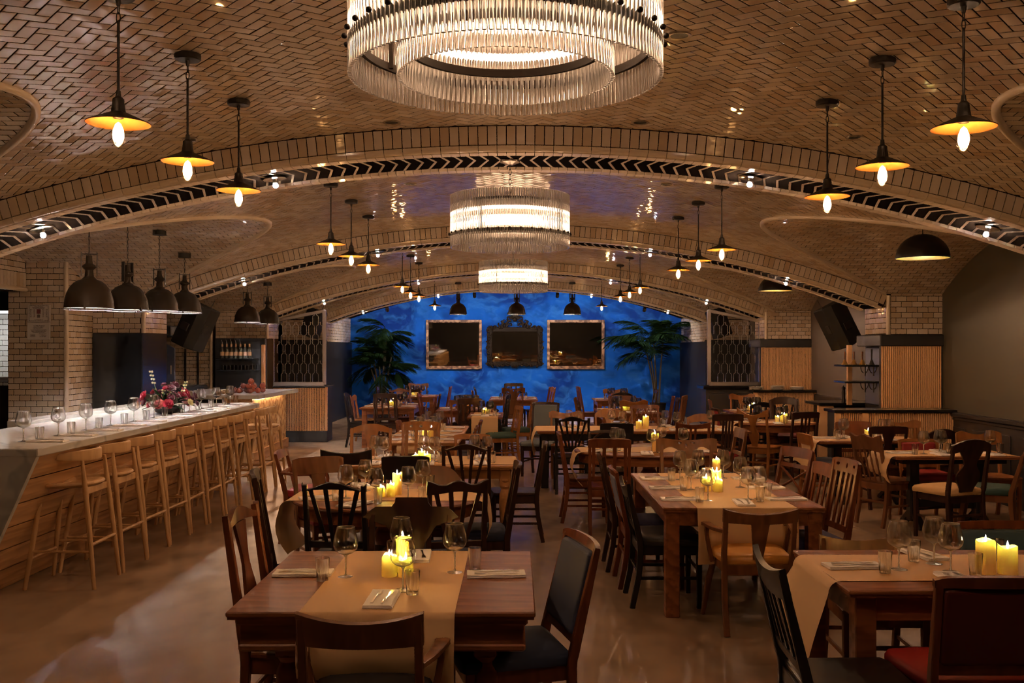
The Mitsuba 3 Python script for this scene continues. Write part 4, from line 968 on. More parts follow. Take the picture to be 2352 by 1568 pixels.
# ---------------------------------------------------------------- chandeliers
def chandelier(label, x, y, ztop, zbot, R, zc, w):
    k = thing('chandelier', label, 'chandelier')
    h = ztop - zbot
    put(k, 'canopy', P(shift(lathe([(0.001, 0.0), (0.075, 0.0), (0.075, -0.012), (0.03, -0.03), (0.001, -0.031)], 20), (x, y, zc)), 'steel', 40))
    put(k, 'chain', P(cat(*chain_links(x, y, zc - 0.03, ztop + 0.02)), 'iron', 40))
    def rods(r, n, z0, z1, rr):
        ms = []
        for i in range(n):
            a = 2 * math.pi * i / n
            ms.append(rod([(x + r * math.cos(a), y + r * math.sin(a), z0), (x + r * math.cos(a), y + r * math.sin(a), z1)], rr, 8))
        return cat(*ms)
    put(k, 'crystal_rods', P(rods(R, int(2 * math.pi * R / 0.0175), zbot, ztop, 0.0062), 'rod_glass', 50), kind='stuff', label='outer drum of clear glass rods')
    put(k, 'inner_rods', P(rods(R * 0.69, int(2 * math.pi * R * 0.69 / 0.0175), zbot - 0.0, ztop - 0.05, 0.0062), 'rod_glass', 50), kind='stuff', label='inner drum of clear glass rods')
    def hoop(r, z, t, hh, m):
        return P(shift(lathe([(r - t, -hh), (r + t, -hh), (r + t, hh), (r - t, hh), (r - t, -hh)], 72), (x, y, z)), m, 30)
    for r in (R - 0.022, R * 0.69 - 0.022):
        put(k, 'hoop', hoop(r, zbot + 0.095, 0.006, 0.012, 'bronze')); put(k, 'hoop', hoop(r, ztop - 0.07, 0.006, 0.010, 'bronze'))
    n = 36
    put(k, 'knobs', P(cat(*[shift(blob(0.0085, 1, 1, 0), (x + (R + 0.014) * math.cos(a), y + (R + 0.014) * math.sin(a), zbot + 0.10)) for a in np.arange(n) * 2 * np.pi / n]), 'iron', True), kind='stuff', label='small dark fixing knobs')
    for i in range(4):
        a = math.pi / 4 + i * math.pi / 2 + 0.25
        put(k, 'bar', P(beam([(x + (R - 0.03) * math.cos(a), y + (R - 0.03) * math.sin(a), zbot + 0.09), (x + (R - 0.03) * math.cos(a), y + (R - 0.03) * math.sin(a), ztop - 0.06)], 0.014, 0.014, up=(1, 0, 0)), 'bronze', False))
        put(k, 'spoke', P(rod([(x, y, ztop - 0.02), (x + (R - 0.02) * math.cos(a), y + (R - 0.02) * math.sin(a), ztop - 0.06)], 0.006, 6), 'bronze', 40))
    zc_ = (zbot + ztop) / 2 + 0.02
    tor = lambda r, z, t: shift(lathe([(r + t * math.cos(q), t * math.sin(q)) for q in np.linspace(0, 2 * math.pi, 9)], 64), (x, y, z))
    for r, z in ((R * 0.84, zc_ + 0.045), (R * 0.84, zc_ - 0.045), (R * 0.5, zc_)):
        put(k, 'lamp_ring', emit(P(tor(r, z, 0.013), 'white_inside', True), C_WARM, L_CHAND, w), label='glowing ring lamp')
def chain_links(x, y, z0, z1):
    n = max(1, int((z0 - z1) / 0.034)); st = (z0 - z1) / n; out = []
    for i in range(n):
        zc = z0 - (i + 0.5) * st; p = []
        for t in np.linspace(0, 2 * math.pi, 11):
            u, v = 0.008 * math.cos(t), (st * 0.62) * math.sin(t)
            p.append((x + (u if i % 2 else 0), y + (0 if i % 2 else u), zc + v))
        out.append(rod(p, 0.0024, 5))
    return out
soff = lambda x: float(z_main(x)) - 0.19
chandelier('large glass rod drum chandelier nearest the camera', -0.03, 2.90, 2.905, 2.51, 0.449, soff(-0.03) + 0.015, 4)
chandelier('glass rod drum chandelier hung from the first arch, middle of three', -0.045, 7.55, 2.885, 2.495, 0.447, soff(0) + 0.015, 3.5)
chandelier('glass rod drum chandelier farthest from the camera', -0.035, 13.15, 2.885, 2.49, 0.449, soff(0) + 0.015, 2)

# ---------------------------------------------------------------- filament pendants
SHADE = lathe([(0.020, 0.085), (0.024, 0.085), (0.030, 0.045), (0.130, 0.0), (0.131, -0.003)], 36)
SHADE_IN = lathe([(0.131, -0.003), (0.129, -0.004), (0.029, 0.040), (0.020, 0.041)], 36)
SOCKET = lathe([(0.001, 0.135), (0.009, 0.135), (0.012, 0.11), (0.023, 0.10), (0.024, 0.085), (0.021, 0.02), (0.001, 0.02)], 16)
BULB = lathe([(0.012, 0.022), (0.014, 0.008), (0.024, -0.022), (0.0295, -0.05), (0.027, -0.075), (0.014, -0.095), (0.001, -0.10)], 18)
FIL = lathe([(0.0005, 0.004), (0.012, -0.006), (0.021, -0.03), (0.0235, -0.052), (0.019, -0.074), (0.0005, -0.088)], 12)
PB = {n: P(m, b, s) for n, m, b, s in (('shade', SHADE, 'iron', 40), ('shade_lining', SHADE_IN, 'shade_inside', 40), ('socket', SOCKET, 'iron', 40), ('bulb', BULB, 'bulb_glass', True))}
CAN = P(lathe([(0.001, 0.0), (0.064, 0.0), (0.066, -0.006), (0.066, -0.026), (0.060, -0.032), (0.012, -0.034), (0.008, -0.06), (0.001, -0.061)], 24), 'iron', 40)
def pendant(label, x, y, zrim, zc):
    w = 2.0 if y < 6.5 else 0.7 if y < 12 else 0.3
    k = thing('pendant_lamp', label, 'pendant lamp', 'filament pendant lamps'); M = place(x, y, zrim)
    for n, d in PB.items(): put(k, n, d, M)
    put(k, 'filament', emit({**P(FIL, 'white_inside', True), 'to_world': M}, C_AMBER, L_EDISON, w), label='glowing filament')
    put(k, 'canopy', CAN, place(x, y, zc - 0.002))
    put(k, 'chain', P(cat(*chain_links(x, y, zc - 0.055, zc - 0.13)), 'iron', 40)); put(k, 'rod', P(rod([(x, y, zc - 0.125), (x, y, zrim + 0.13)], 0.006, 8), 'iron', 40))
for s, rows in (('left', [(-1.665, 4.17, 2.671), (-1.665, 5.05, 2.678), (-1.665, 5.98, 2.68), (-1.665, 8.96, 2.676), (-1.65, 9.98, 2.663), (-1.65, 11.13, 2.674), (-1.66, 14.55, 2.649), (-1.66, 15.69, 2.626), (-1.66, 17.03, 2.643), (-1.68, 20.6, 2.64)]),
                ('right', [(1.875, 4.17, 2.652), (1.855, 5.04, 2.65), (1.845, 5.9, 2.631), (1.84, 8.9, 2.619), (1.82, 9.93, 2.614), (1.805, 11.07, 2.611), (1.81, 14.52, 2.634), (1.81, 15.86, 2.642), (1.81, 17.25, 2.648), (1.80, 20.9, 2.643)])):
    for i, (x, y, z) in enumerate(rows):
        pendant(f'black shallow shade pendant with glowing filament bulb, {ORD[i] if i < 9 else "farthest"} back in the {s} row', x, y, z, ceil_z(x, y))

# ---------------------------------------------------------------- bulbs on the arch undersides
for k_, yc in enumerate(ARCHES):
    for x in (-3.6, -1.83, 1.78, 3.58):
        if k_ == 0 and abs(x) > 3: continue
        z = soff(x); n = 'first second third fourth fifth'.split()[k_]
        k = thing('soffit_light', f'small bright bulb under the {n} arch rib, {"outer" if abs(x) > 3 else "inner"} {"left" if x < 0 else "right"}', 'ceiling light', 'bulbs under the arch ribs')
        M = T().translate([x, yc, z + 0.012]) @ T().rotate([0, 1, 0], math.degrees(math.asin(x / RV)))
        put(k, 'flange', P(lathe([(0.001, 0), (0.085, 0.0), (0.088, -0.008), (0.06, -0.014), (0.05, -0.012), (0.001, -0.012)], 24), 'chrome', 40), M)
        put(k, 'bulb', emit(P(shift(blob(0.021, 0, 2, 0), (0, 0, -0.055)), 'white_inside', True, ) | {'to_world': M}, C_WARM, L_SPOT, {1: 2.0, 2: 1.0}.get(k_, 0.6)), label='bright bulb')
        put(k, 'holder', P(lathe([(0.018, -0.012), (0.019, -0.036), (0.014, -0.04)], 12), 'chrome', 40), M)
# small unlit ceiling fittings
for i, (x, y) in enumerate(((-0.86, 6.9), (0.86, 6.9), (0.82, 5.0), (-2.2, 6.7), (2.25, 6.6), (-1.0, 9.4), (1.4, 9.2))):
    k = thing('ceiling_downlight', 'small unlit round downlight in the vault, ' + ['left of centre before the first arch', 'right of centre before the first arch', 'right of the big chandelier', 'beside the left pendants', 'beside the right pendants', 'left in the second bay', 'right in the second bay'][i], 'ceiling light', 'unlit round downlights'); z = ceil_z(x, y) - 0.006
    put(k, 'rim', P(lathe([(0.045, -0.001), (0.062, -0.004), (0.060, 0.006), (0.040, 0.006)], 24), 'steel', 40), place(x, y, z)); put(k, 'well', P(lathe([(0.001, 0.004), (0.044, 0.004), (0.045, 0.0), (0.001, -0.001)], 24), 'dark_paint', 40), place(x, y, z))

# ---------------------------------------------------------------- bronze dome pendants
def arc_prof(r, hgt, n=9, k=0.92): return [(r * math.cos(t) ** k if t < 1.5 else 0.001, hgt * math.sin(t)) for t in np.linspace(0, math.pi / 2 * 0.86, n)]
DOME = lathe([(0.196, -0.012), (0.203, -0.01), (0.203, 0.0)] + [(0.199 * math.cos(t) ** 0.8, 0.236 * math.sin(t) + 0.008) for t in np.linspace(0.04, 1.36, 12)] + [(0.052, 0.25), (0.038, 0.262), (0.032, 0.318), (0.046, 0.328), (0.056, 0.345), (0.048, 0.362), (0.03, 0.372), (0.026, 0.40), (0.024, 0.445), (0.001, 0.446)], 40)
DOME_IN = lathe([(0.196, -0.012), (0.190, 0.002)] + [(0.190 * math.cos(t) ** 0.8, 0.226 * math.sin(t) + 0.008) for t in np.linspace(0.04, 1.34, 10)] + [(0.001, 0.235)], 40)
RIM = lathe([(0.200, -0.026), (0.206, -0.026), (0.206, -0.018), (0.200, -0.018), (0.200, -0.026)], 40)
def dome(label, x, y, zr, zc, s, w, power=None):
    k = thing('dome_pendant', label, 'pendant lamp'); M = place(x, y, zr, rng.choice((10, 25, 70)), s)
    put(k, 'dome', P(DOME, 'bronze', 40), M); put(k, 'lining', P(DOME_IN, 'white_inside', 40), M); put(k, 'rim_ring', P(RIM, 'chrome', 30), M)
    put(k, 'yoke', P(cat(box(-0.066, -0.058, -0.018, 0.018, 0.27, 0.47), box(0.058, 0.066, -0.018, 0.018, 0.27, 0.47), rod([(-0.066, 0, 0.345), (0.066, 0, 0.345)], 0.006, 6), rod([(-0.066, 0, 0.455), (0.066, 0, 0.455)], 0.005, 6)), 'iron', 30), M)
    put(k, 'clip', P(cat(*[shift(box(-0.008, 0.008, -0.012, 0.012, -0.03, 0.008), (0.203 * math.cos(a), 0.203 * math.sin(a), 0)) for a in (0.3, 2.4, 4.5)]), 'iron', False), M)
    put(k, 'lamp', emit(P(lathe([(0.001, 0.08), (0.032, 0.08), (0.036, 0.085), (0.032, 0.09), (0.001, 0.09)], 20), 'white_inside', False) | {'to_world': place(x, y, zr, 0, s)}, C_NEUT, power or L_DOME * 10, w), label='glowing lamp')
    put(k, 'chain', P(cat(*chain_links(x, y, zc - 0.03, zr + 0.44 * s)), 'iron', 40)); put(k, 'canopy', P(lathe([(0.001, 0), (0.07, 0), (0.072, -0.05), (0.001, -0.052)], 20), 'iron', 40), place(x, y, zc))
for i, (x, y, z, s) in enumerate(((-3.90, 9.1, 2.115, 1.06), (-3.90, 10.0, 2.135, 1.0), (-3.92, 10.95, 2.165, 0.97), (-3.91, 11.75, 2.18, 0.95))):
    dome(f'bronze dome pendant over the bar, {ORD[i]} of four', x, y, z, ceil_z(x, y), s, 1.6)
for i, (x, y, z) in enumerate(((-4.29, 15.9, 2.18), (-4.29, 17.2, 2.19))):
    dome(f'bronze dome pendant over the fruit counter, {["nearer", "farther"][i]} of two', x, y, z, ceil_z(x, y), 1.0, 1.0)
for i, x in enumerate((-1.31, 0.02, 1.28)):
    dome(f'dark dome pendant before the blue wall, {["left", "middle", "right"][i]} of three', x, 22.6, 2.55, ceil_z(x, 22.6), 0.98, 1.0)
BD = lathe([(0.262, -0.004), (0.268, 0.0)] + [(0.268 * math.cos(t), 0.25 * math.sin(t)) for t in np.linspace(0.02, 1.5, 12)] + [(0.001, 0.251)], 44)
BDI = lathe([(0.262, -0.004)] + [(0.256 * math.cos(t), 0.24 * math.sin(t)) for t in np.linspace(0.02, 1.5, 10)] + [(0.001, 0.241)], 44)
for i, (x, y, z) in enumerate(((4.24, 10.38, 2.68), (4.27, 16.4, 2.70))):
    k = thing('black_dome_lamp', f'black half dome pendant with golden inside over the right tables, {["nearer", "farther"][i]} of two', 'pendant lamp'); M = place(x, y, z)
    put(k, 'dome', P(BD, 'wood_black', 40), M); put(k, 'lining', P(BDI, 'gold_inside', 40), M)
    put(k, 'bulb', emit(P(shift(blob(0.032, 0, 2, 0), (0, 0, 0.09)), 'white_inside', True) | {'to_world': M}, C_WARM, L_DOME_GOLD * 12, 1.6), label='glowing bulb')
    put(k, 'cord', P(rod([(x, y, z + 0.25), (x, y, ceil_z(x, y))], 0.004, 6), 'iron', 40)); put(k, 'canopy', P(lathe([(0.001, 0), (0.06, 0), (0.062, -0.03), (0.001, -0.031)], 20), 'iron', 40), place(x, y, ceil_z(x, y)))
# wall washers for the blue wall, fixed to the back of the last rib, and the kitchen's lamp
WASH = [(-3.1, 23.92, (0.19, 2.7, -2.1), 'behind the last arch rib, far left', C_NEUT, L_PIC * 8, 1.6), (-1.0, 23.92, (0.06, 2.7, -2.1), 'behind the last arch rib, inner left', C_NEUT, L_PIC * 8, 1.6), (1.0, 23.92, (-0.06, 2.7, -2.1), 'behind the last arch rib, inner right', C_NEUT, L_PIC * 8, 1.6), (3.1, 23.92, (-0.19, 2.7, -2.1), 'behind the last arch rib, far right', C_NEUT, L_PIC * 8, 1.6)]
for i, (x, y, aim, wh, col, pw, wt) in enumerate(WASH):
    k = thing('spotlight', f'small black spotlight {wh}', 'spotlight', 'small spotlights behind the ribs'); z = soff(x) - (0.02 if y > 20 else -0.02)
    c, s_ = (x, y, z), np.array(aim) / np.linalg.norm(aim)
    put(k, 'can', P(cat(rod([np.array(c), np.array(c) + s_ * 0.12], 0.04, 14)), 'iron', 40)); put(k, 'stem', P(rod([(x, y - 0.08, z + 0.12), c], 0.01, 6), 'iron', 40))
    R_ = np.array(c) + s_ * 0.122
    u = np.cross(s_, [0, 0, 1.0]); u /= np.linalg.norm(u); v = np.cross(s_, u)
    ring = [R_ + 0.036 * (math.cos(t) * u + math.sin(t) * v) for t in np.linspace(0, 2 * math.pi, 14, endpoint=False)]
    V = np.vstack([ring, [R_]]); F = np.array([[i_, (i_ + 1) % 14, 14] for i_ in range(14)])
    nrm = np.cross(V[F[0, 1]] - V[F[0, 0]], V[F[0, 2]] - V[F[0, 0]])
    if nrm @ s_ < 0: F = F[:, ::-1]
    put(k, 'lens', emit(mikit.ply((V, F), 'white_inside', smooth=False), col, pw, wt), label='glowing lens')
k = thing('kitchen_lamp', 'bright lamp panel under the kitchen hood', 'lamp')
put(k, 'lens', emit(P(box(-7.2, -6.2, 12.55, 12.9, 2.195, 2.215), 'white_inside', False), (1, 0.97, 0.92), L_KITCHEN, 0.6)); put(k, 'housing', P(box(-7.22, -6.18, 12.53, 12.92, 2.215, 2.23), 'steel', False))
# ---------------------------------------------------------------- chairs
def crest_poly(kind, a, s0, s1):
    h = s1 - s0; u = np.linspace(-1, 1, 25); e = np.abs(u)
    top = np.full_like(u, s1); bot = np.full_like(u, s0)
    if kind == 'straight': top = s1 - 0.012 * e ** 8 + 0.004 * (1 - u * u)
    elif kind == 'arch': top = s1 - 0.055 * u * u; bot = s0 + 0.03 * (1 - u * u) - 0.02
    elif kind == 'camel': top = s1 - 0.030 + 0.030 * np.cos(u * math.pi * 0.95) * (e < 1) + 0.022 * e ** 6; bot = s0 + 0.018 * (1 - u * u)
    elif kind == 'wave': top = s1 - 0.028 * (1 - np.cos(u * 2 * math.pi)) / 2 + 0.0 * u; bot = s0 + 0.01 * np.cos(u * math.pi)
    elif kind == 'dip': top = s1 - 0.035 * (1 - u * u); bot = s0 - 0.012 * (1 - u * u)
    elif kind == 'yoke': top = s1 - 0.045 * np.cos(u * math.pi * 0.5) ** 2 - 0.03 * np.maximum(0, e - 0.75) / 0.25; bot = s0 - 0.02 * (1 - u * u)
    elif kind == 'fish': top = s1 - 0.10 * (1 - e ** 1.6); bot = s0 + 0.02 * e
    elif kind == 'butterfly': top = s1 - 0.03 * np.cos(u * math.pi / 2) - 0.02 * np.maximum(0, e - 0.85) / 0.15; bot = s0 + 0.055 * np.sin(np.minimum(e, 1) * math.pi) ** 2 - 0.02 * (1 - e)
    elif kind == 'scroll': top = s1 - 0.028 * (e > 0.36) - 0.05 * np.maximum(0, e - 0.78) / 0.22; bot = s0 + 0.045 * np.maximum(0, e - 0.55) / 0.45
    elif kind == 'round': top = s0 + h * np.sqrt(np.maximum(1 - e ** 2.6, 0.02)); bot = s0 + 0 * u
    return [(x, b) for x, b in zip(u * a, bot)] + [(x, t) for x, t in zip(u[::-1] * a, top[::-1])]
CACHE = {}
def chair(label, bx, by, face, zb, w=0.42, wood='dark', crest=('straight', 0.07), fill=('slats', 4), seat=('wood', None), legs='square', rails='box', arms=False, lean=9, d=0.42, flare=1.0, group=None):
    k = thing('armchair' if arms else 'dining_chair', label, 'chair', group)
    spec = (round(zb, 2), round(w, 2), wood, crest, fill, seat, legs, rails, arms, lean, d, flare)
    if spec not in CACHE: CACHE[spec] = chair_parts(*spec)
    parts_, off = CACHE[spec]
    a = math.radians(face)
    M = place(bx - math.sin(a) * off, by + math.cos(a) * off, 0, face)
    for n, dct in parts_: put(k, n, dct, M)
    return k
def chair_parts(zb, w, wood, crest, fill, seat, legs, rails, arms, lean, d, flare):
    W = WOOD[wood]; out = []
    zs = 0.43; sn, cs = math.sin(math.radians(lean)), math.cos(math.radians(lean))
    yb = -d / 2 + 0.01; hb = (zb - zs) / cs
    wt = w * flare; bow = 0.022
    def B(x, s, o=0.0):
        return np.array([x, yb - s * sn + o * cs - bow * (1 - (2 * x / w) ** 2) * (s / hb), zs + s * cs + o * sn])
    def pan(poly, t, holes=(), ref=0.05):
        V, F = panel(poly, t, ref, holes)
        q = np.array([B(x, s, o) for x, o, s in V]); return q, F
    add = lambda n, m, b=W, s=30: out.append((n, P(m, b, s)))
    hw = lambda s: (w / 2 + (wt - w) / 2 * s / hb) - 0.018
    kind, ch = crest
    # rear legs run up into the back posts
    top_s = hb - (ch * 0.55 if kind in ('scroll', 'butterfly', 'fish', 'yoke', 'arch', 'round') else 0.02)
    for s in (-1, 1):
        lx = w / 2 - 0.022
        pts = [(s * (lx + 0.0), yb - 0.055 if legs != 'splay' else yb - 0.08, 0.0), (s * lx, yb - 0.012, 0.22), (s * lx, yb, zs - 0.02)] + [tuple(B(s * hw(t), t)) for t in np.linspace(0.06, top_s, 4)]
        add('back_post', beam(smooth_pts(pts, 3), np.linspace(0.034, 0.028, 19), np.concatenate([np.linspace(0.034, 0.042, 8), np.linspace(0.042, 0.026, 11)]), up=(0, 1, 0)))
        fx, fy = w / 2 - 0.018, d / 2 - 0.02
        if legs == 'square': m = beam([(s * fx, fy, 0), (s * fx, fy, zs - 0.01)], [0.030, 0.040], [0.030, 0.040], up=(0, 1, 0))
        elif legs == 'turned': m = shift(lathe([(0.001, 0), (0.013, 0), (0.016, 0.03), (0.011, 0.06), (0.017, 0.12), (0.021, 0.22), (0.016, 0.27), (0.022, 0.30), (0.016, 0.33), (0.024, 0.36), (0.024, zs - 0.01), (0.001, zs - 0.009)], 12), (s * fx, fy, 0))
        elif legs == 'sabre': m = beam(smooth_pts([(s * fx, fy + 0.07, 0), (s * fx, fy + 0.035, 0.14), (s * fx, fy, 0.32), (s * fx, fy - 0.01, zs - 0.01)], 3), np.linspace(0.026, 0.036, 10), np.linspace(0.026, 0.042, 10), up=(0, 1, 0))
        elif legs == 'splay': m = rod([(s * (fx + 0.045), fy + 0.05, 0), (s * (fx + 0.012), fy + 0.01, 0.25), (s * (fx - 0.03), fy - 0.02, zs - 0.01)], [0.014, 0.021, 0.018], 10)
        else: m = beam(smooth_pts([(s * (fx + 0.02), fy + 0.03, 0), (s * (fx - 0.005), fy - 0.005, 0.12), (s * (fx + 0.02), fy + 0.02, 0.32), (s * fx, fy, zs - 0.01)], 3), np.linspace(0.026, 0.05, 10), np.linspace(0.026, 0.05, 10), up=(0, 1, 0), ch=0.4)
        add('leg', m)
    # seat
    sk, sc = seat
    fw, rw = w * 0.52, w * 0.46
    def seat_ring(k_, z): return [(-rw * k_, yb + 0.015 * (1 - k_) * 10, z), (rw * k_, yb + 0.015 * (1 - k_) * 10, z), (fw * k_, d / 2 * k_, z), (fw * 0.8 * k_, d / 2 * k_ + 0.02, z), (-fw * 0.8 * k_, d / 2 * k_ + 0.02, z), (-fw * k_, d / 2 * k_, z)]
    for nm, p0, p1 in (('apron', (-fw + 0.03, d / 2 - 0.02), (fw - 0.03, d / 2 - 0.02)), ('apron', (-rw + 0.02, yb), (rw - 0.02, yb)), ('apron', (-rw + 0.02, yb), (-fw + 0.04, d / 2 - 0.02)), ('apron', (rw - 0.02, yb), (fw - 0.04, d / 2 - 0.02))):
        add(nm, beam([(*p0, zs - 0.045), (*p1, zs - 0.045)], 0.02, 0.065))
    if sk == 'wood': add('seat', loft([seat_ring(0.97, zs - 0.012), seat_ring(1.0, zs - 0.004), seat_ring(1.0, zs + 0.008), seat_ring(0.96, zs + 0.014), seat_ring(0.6, zs + 0.008)]))
    else:
        add('seat', loft([seat_ring(0.98, zs - 0.012), seat_ring(1.0, zs), seat_ring(1.0, zs + 0.02), seat_ring(0.95, zs + 0.042), seat_ring(0.75, zs + 0.056), seat_ring(0.3, zs + 0.06)]), FAB[sc], 50)
    # stretchers
    fx, fy = w / 2 - 0.02, d / 2 - 0.02
    if rails in ('box', 'ladder'):
        for s in (-1, 1):
            for z in ((0.17, 0.30) if rails == 'ladder' else (0.2,)): add('stretcher', beam([(s * fx, fy, z), (s * fx, yb - 0.015, z)], 0.014, 0.020))
        for z in ((0.13, 0.22, 0.31) if rails == 'ladder' else (0.24,)):
            add('stretcher', beam([(-fx, yb - 0.015, z), (fx, yb - 0.015, z)], 0.014, 0.022)); 
        add('stretcher', beam([(-fx, fy, 0.25), (fx, fy, 0.25)], 0.014, 0.022))
    elif rails == 'H':
        for s in (-1, 1): add('stretcher', rod([(s * fx, fy, 0.15), (s * fx, yb - 0.02, 0.15)], [0.010, 0.010], 8))
        add('stretcher', rod([(-fx, 0, 0.15), (fx, 0, 0.15)], 0.010, 8))
    # crest
    over = {'scroll': 1.12, 'butterfly': 1.12, 'fish': 1.05, 'yoke': 1.08, 'round': 1.0, 'wave': 1.0}.get(kind, 1.0)
    a = (wt / 2) * over; s1, s0 = hb, hb - ch
    holes = []
    if fill[0] == 'holes': holes = [ellipse_pts(x * a * 0.5, (s0 + s1) / 2, 0.016, 0.016, 10) for x in (-1, 0, 1)]
    if fill[0] == 'carved': holes = [ellipse_pts(x * a * 0.62, (s0 + s1) / 2 + 0.005, 0.022, 0.011, 10) for x in (-1, 1)] + [ellipse_pts(0, (s0 + s1) / 2, 0.012, 0.018, 10)]
    if kind == 'butterfly': holes = [ellipse_pts(x, (s0 + s1) / 2 + 0.012, 0.020, 0.011, 10) for x in (-0.055, 0.055)] + [ellipse_pts(0, (s0 + s1) / 2 - 0.012, 0.010, 0.02, 10)]
    add('crest_rail', pan(crest_poly(kind, a, s0, s1), 0.024, holes))
    if kind == 'scroll': add('crest_tablet', pan([(-a * 0.36, s1 - 0.03), (a * 0.36, s1 - 0.03), (a * 0.34, s1 + 0.018), (-a * 0.34, s1 + 0.018)], 0.028))
    sl = 0.10
    fk = fill[0]
    if fk in ('slats', 'holes', 'carved', 'fan', 'centre'):
        n = fill[1]; wide = hw(sl) - 0.02
        if fk != 'fan' or True: add('lower_rail', pan([(-hw(sl), sl - 0.02), (hw(sl), sl - 0.02), (hw(sl), sl + 0.02), (-hw(sl), sl + 0.02)], 0.018))
        for i in range(n):
            u = (i - (n - 1) / 2) / max((n - 1) / 2, 1)
            xt, xb = u * (hw(s0) - 0.035), u * (hw(sl) - 0.035) * (0.42 if fk == 'fan' else 1.0)
            if fk == 'centre': xt, xb = u * 0.055, u * 0.055
            ww = 0.011 if fk in ('fan', 'centre') else 0.013
            add('slat', pan([(xb - ww, sl + 0.018), (xb + ww, sl + 0.018), (xt + ww * 1.3, s0 + 0.015), (xt - ww * 1.3, s0 + 0.015)], 0.010, ref=0.09))
    elif fk == 'splat':
        zz = np.linspace(0, 1, 15)
        wv = 0.038 + 0.030 * np.sin(zz * math.pi * 1.0) * (zz < 0.62) * np.sin(np.minimum(zz / 0.62, 1) * math.pi) * 1.3 + 0.035 * np.maximum(0, zz - 0.72) / 0.28
        if fill[1] == 'wide': wv = wv * 1.9
        if fill[1] == 'taper': wv = 0.028 + 0.03 * zz
        ss = 0.02 + (s0 + 0.012 - 0.02) * zz
        add('splat', pan([(-b, s) for b, s in zip(wv, ss)] + [(b, s) for b, s in zip(wv[::-1], ss[::-1])], 0.014)) 
        if poly_ccw: pass
    elif fk == 'panel':
        x1 = hw(hb) - 0.012
        add('lower_rail', pan([(-hw(sl), sl - 0.03), (hw(sl), sl - 0.03), (hw(sl), sl + 0.02), (-hw(sl), sl + 0.02)], 0.02))
        m = rbox(2 * x1, 0.05, s0 - sl - 0.005, 0.022)
        m = (m[0], m[1]); V = m[0] + [0, 0.006, (s0 + sl) / 2]
        V = np.array([B(x, s, o) for x, o, s in V]); add('back_pad', (V, m[1]), FAB[fill[1]], 50)
    elif fk == 'spindles':
        for i in range(fill[1]):
            u = (i - (fill[1] - 1) / 2) / ((fill[1] - 1) / 2)
            p = [B(u * (hw(0.02) - 0.01), 0.01 + (s0 + 0.01) * t) for t in np.linspace(0, 1, 9)]
            add('spindle', rod(p, [0.009, 0.007, 0.012, 0.007, 0.009, 0.012, 0.007, 0.010, 0.007], 8))
    elif fk == 'bars':
        for t in fill[1]: add('back_rail', pan([(-hw(t * hb), t * hb - 0.018), (hw(t * hb), t * hb - 0.018), (hw(t * hb), t * hb + 0.018), (-hw(t * hb), t * hb + 0.018)], 0.016))
    elif fk == 'cross':
        for t in (0.72, 0.3): add('back_rail', pan([(-hw(t * hb), t * hb - 0.016), (hw(t * hb), t * hb - 0.016), (hw(t * hb), t * hb + 0.016), (-hw(t * hb), t * hb + 0.016)], 0.016))
        for s in (-1, 1): add('cross_bar', rod([B(-s * hw(0.3 * hb), 0.3 * hb), B(0, 0.51 * hb, 0.004 * s), B(s * hw(0.7 * hb), 0.7 * hb)], 0.010, 8))
    elif fk == 'lattice':
        add('back_rail', pan([(-hw(0.5 * hb), 0.5 * hb - 0.015), (hw(0.5 * hb), 0.5 * hb - 0.015), (hw(0.5 * hb), 0.5 * hb + 0.015), (-hw(0.5 * hb), 0.5 * hb + 0.015)], 0.016))
        for i in range(-2, 3):
            for s in (-1, 1): add('lattice_bar', rod([B(i * 0.055 - s * 0.055, 0.5 * hb), B(i * 0.055 + s * 0.055, s0)], 0.006, 6))
    elif fk == 'bent':
        for q, r_ in ((1.0, 0.012), (0.62, 0.009)):
            p = [B(q * (w / 2 - 0.03) * math.sin(t), max(0.0, 0.02 + q * (hb - 0.05) * (0.52 + 0.48 * math.cos(t)))) for t in np.linspace(-2.6, 2.6, 25)]
            add('bent_hoop', rod(p, r_, 8))
    if arms:
        za = 0.63
        for s in (-1, 1):
            x0 = s * (hw(0.2) + 0.004); y0 = B(x0, 0.2)[1]
            p = smooth_pts([(x0, y0 - 0.01, za), (x0 + s * 0.03, y0 + 0.14, za - 0.01), (x0 + s * 0.055, y0 + 0.28, za - 0.005), (x0 + s * 0.045, y0 + 0.36, za - 0.02)], 4)
            add('arm', beam(p, np.concatenate([np.linspace(0.028, 0.052, 9), np.linspace(0.058, 0.05, 4)]), 0.024, ch=0.3))
            add('arm_support', beam(smooth_pts([(s * (w / 2 + 0.0), 0.06, zs - 0.05), (s * (w / 2 + 0.03), 0.085, 0.53), (x0 + s * 0.052, y0 + 0.28, za - 0.01)], 4), 0.026, 0.03, up=(0, 1, 0)))
    return out, (d / 2 - 0.01 + hb * sn)
poly_ccw = True

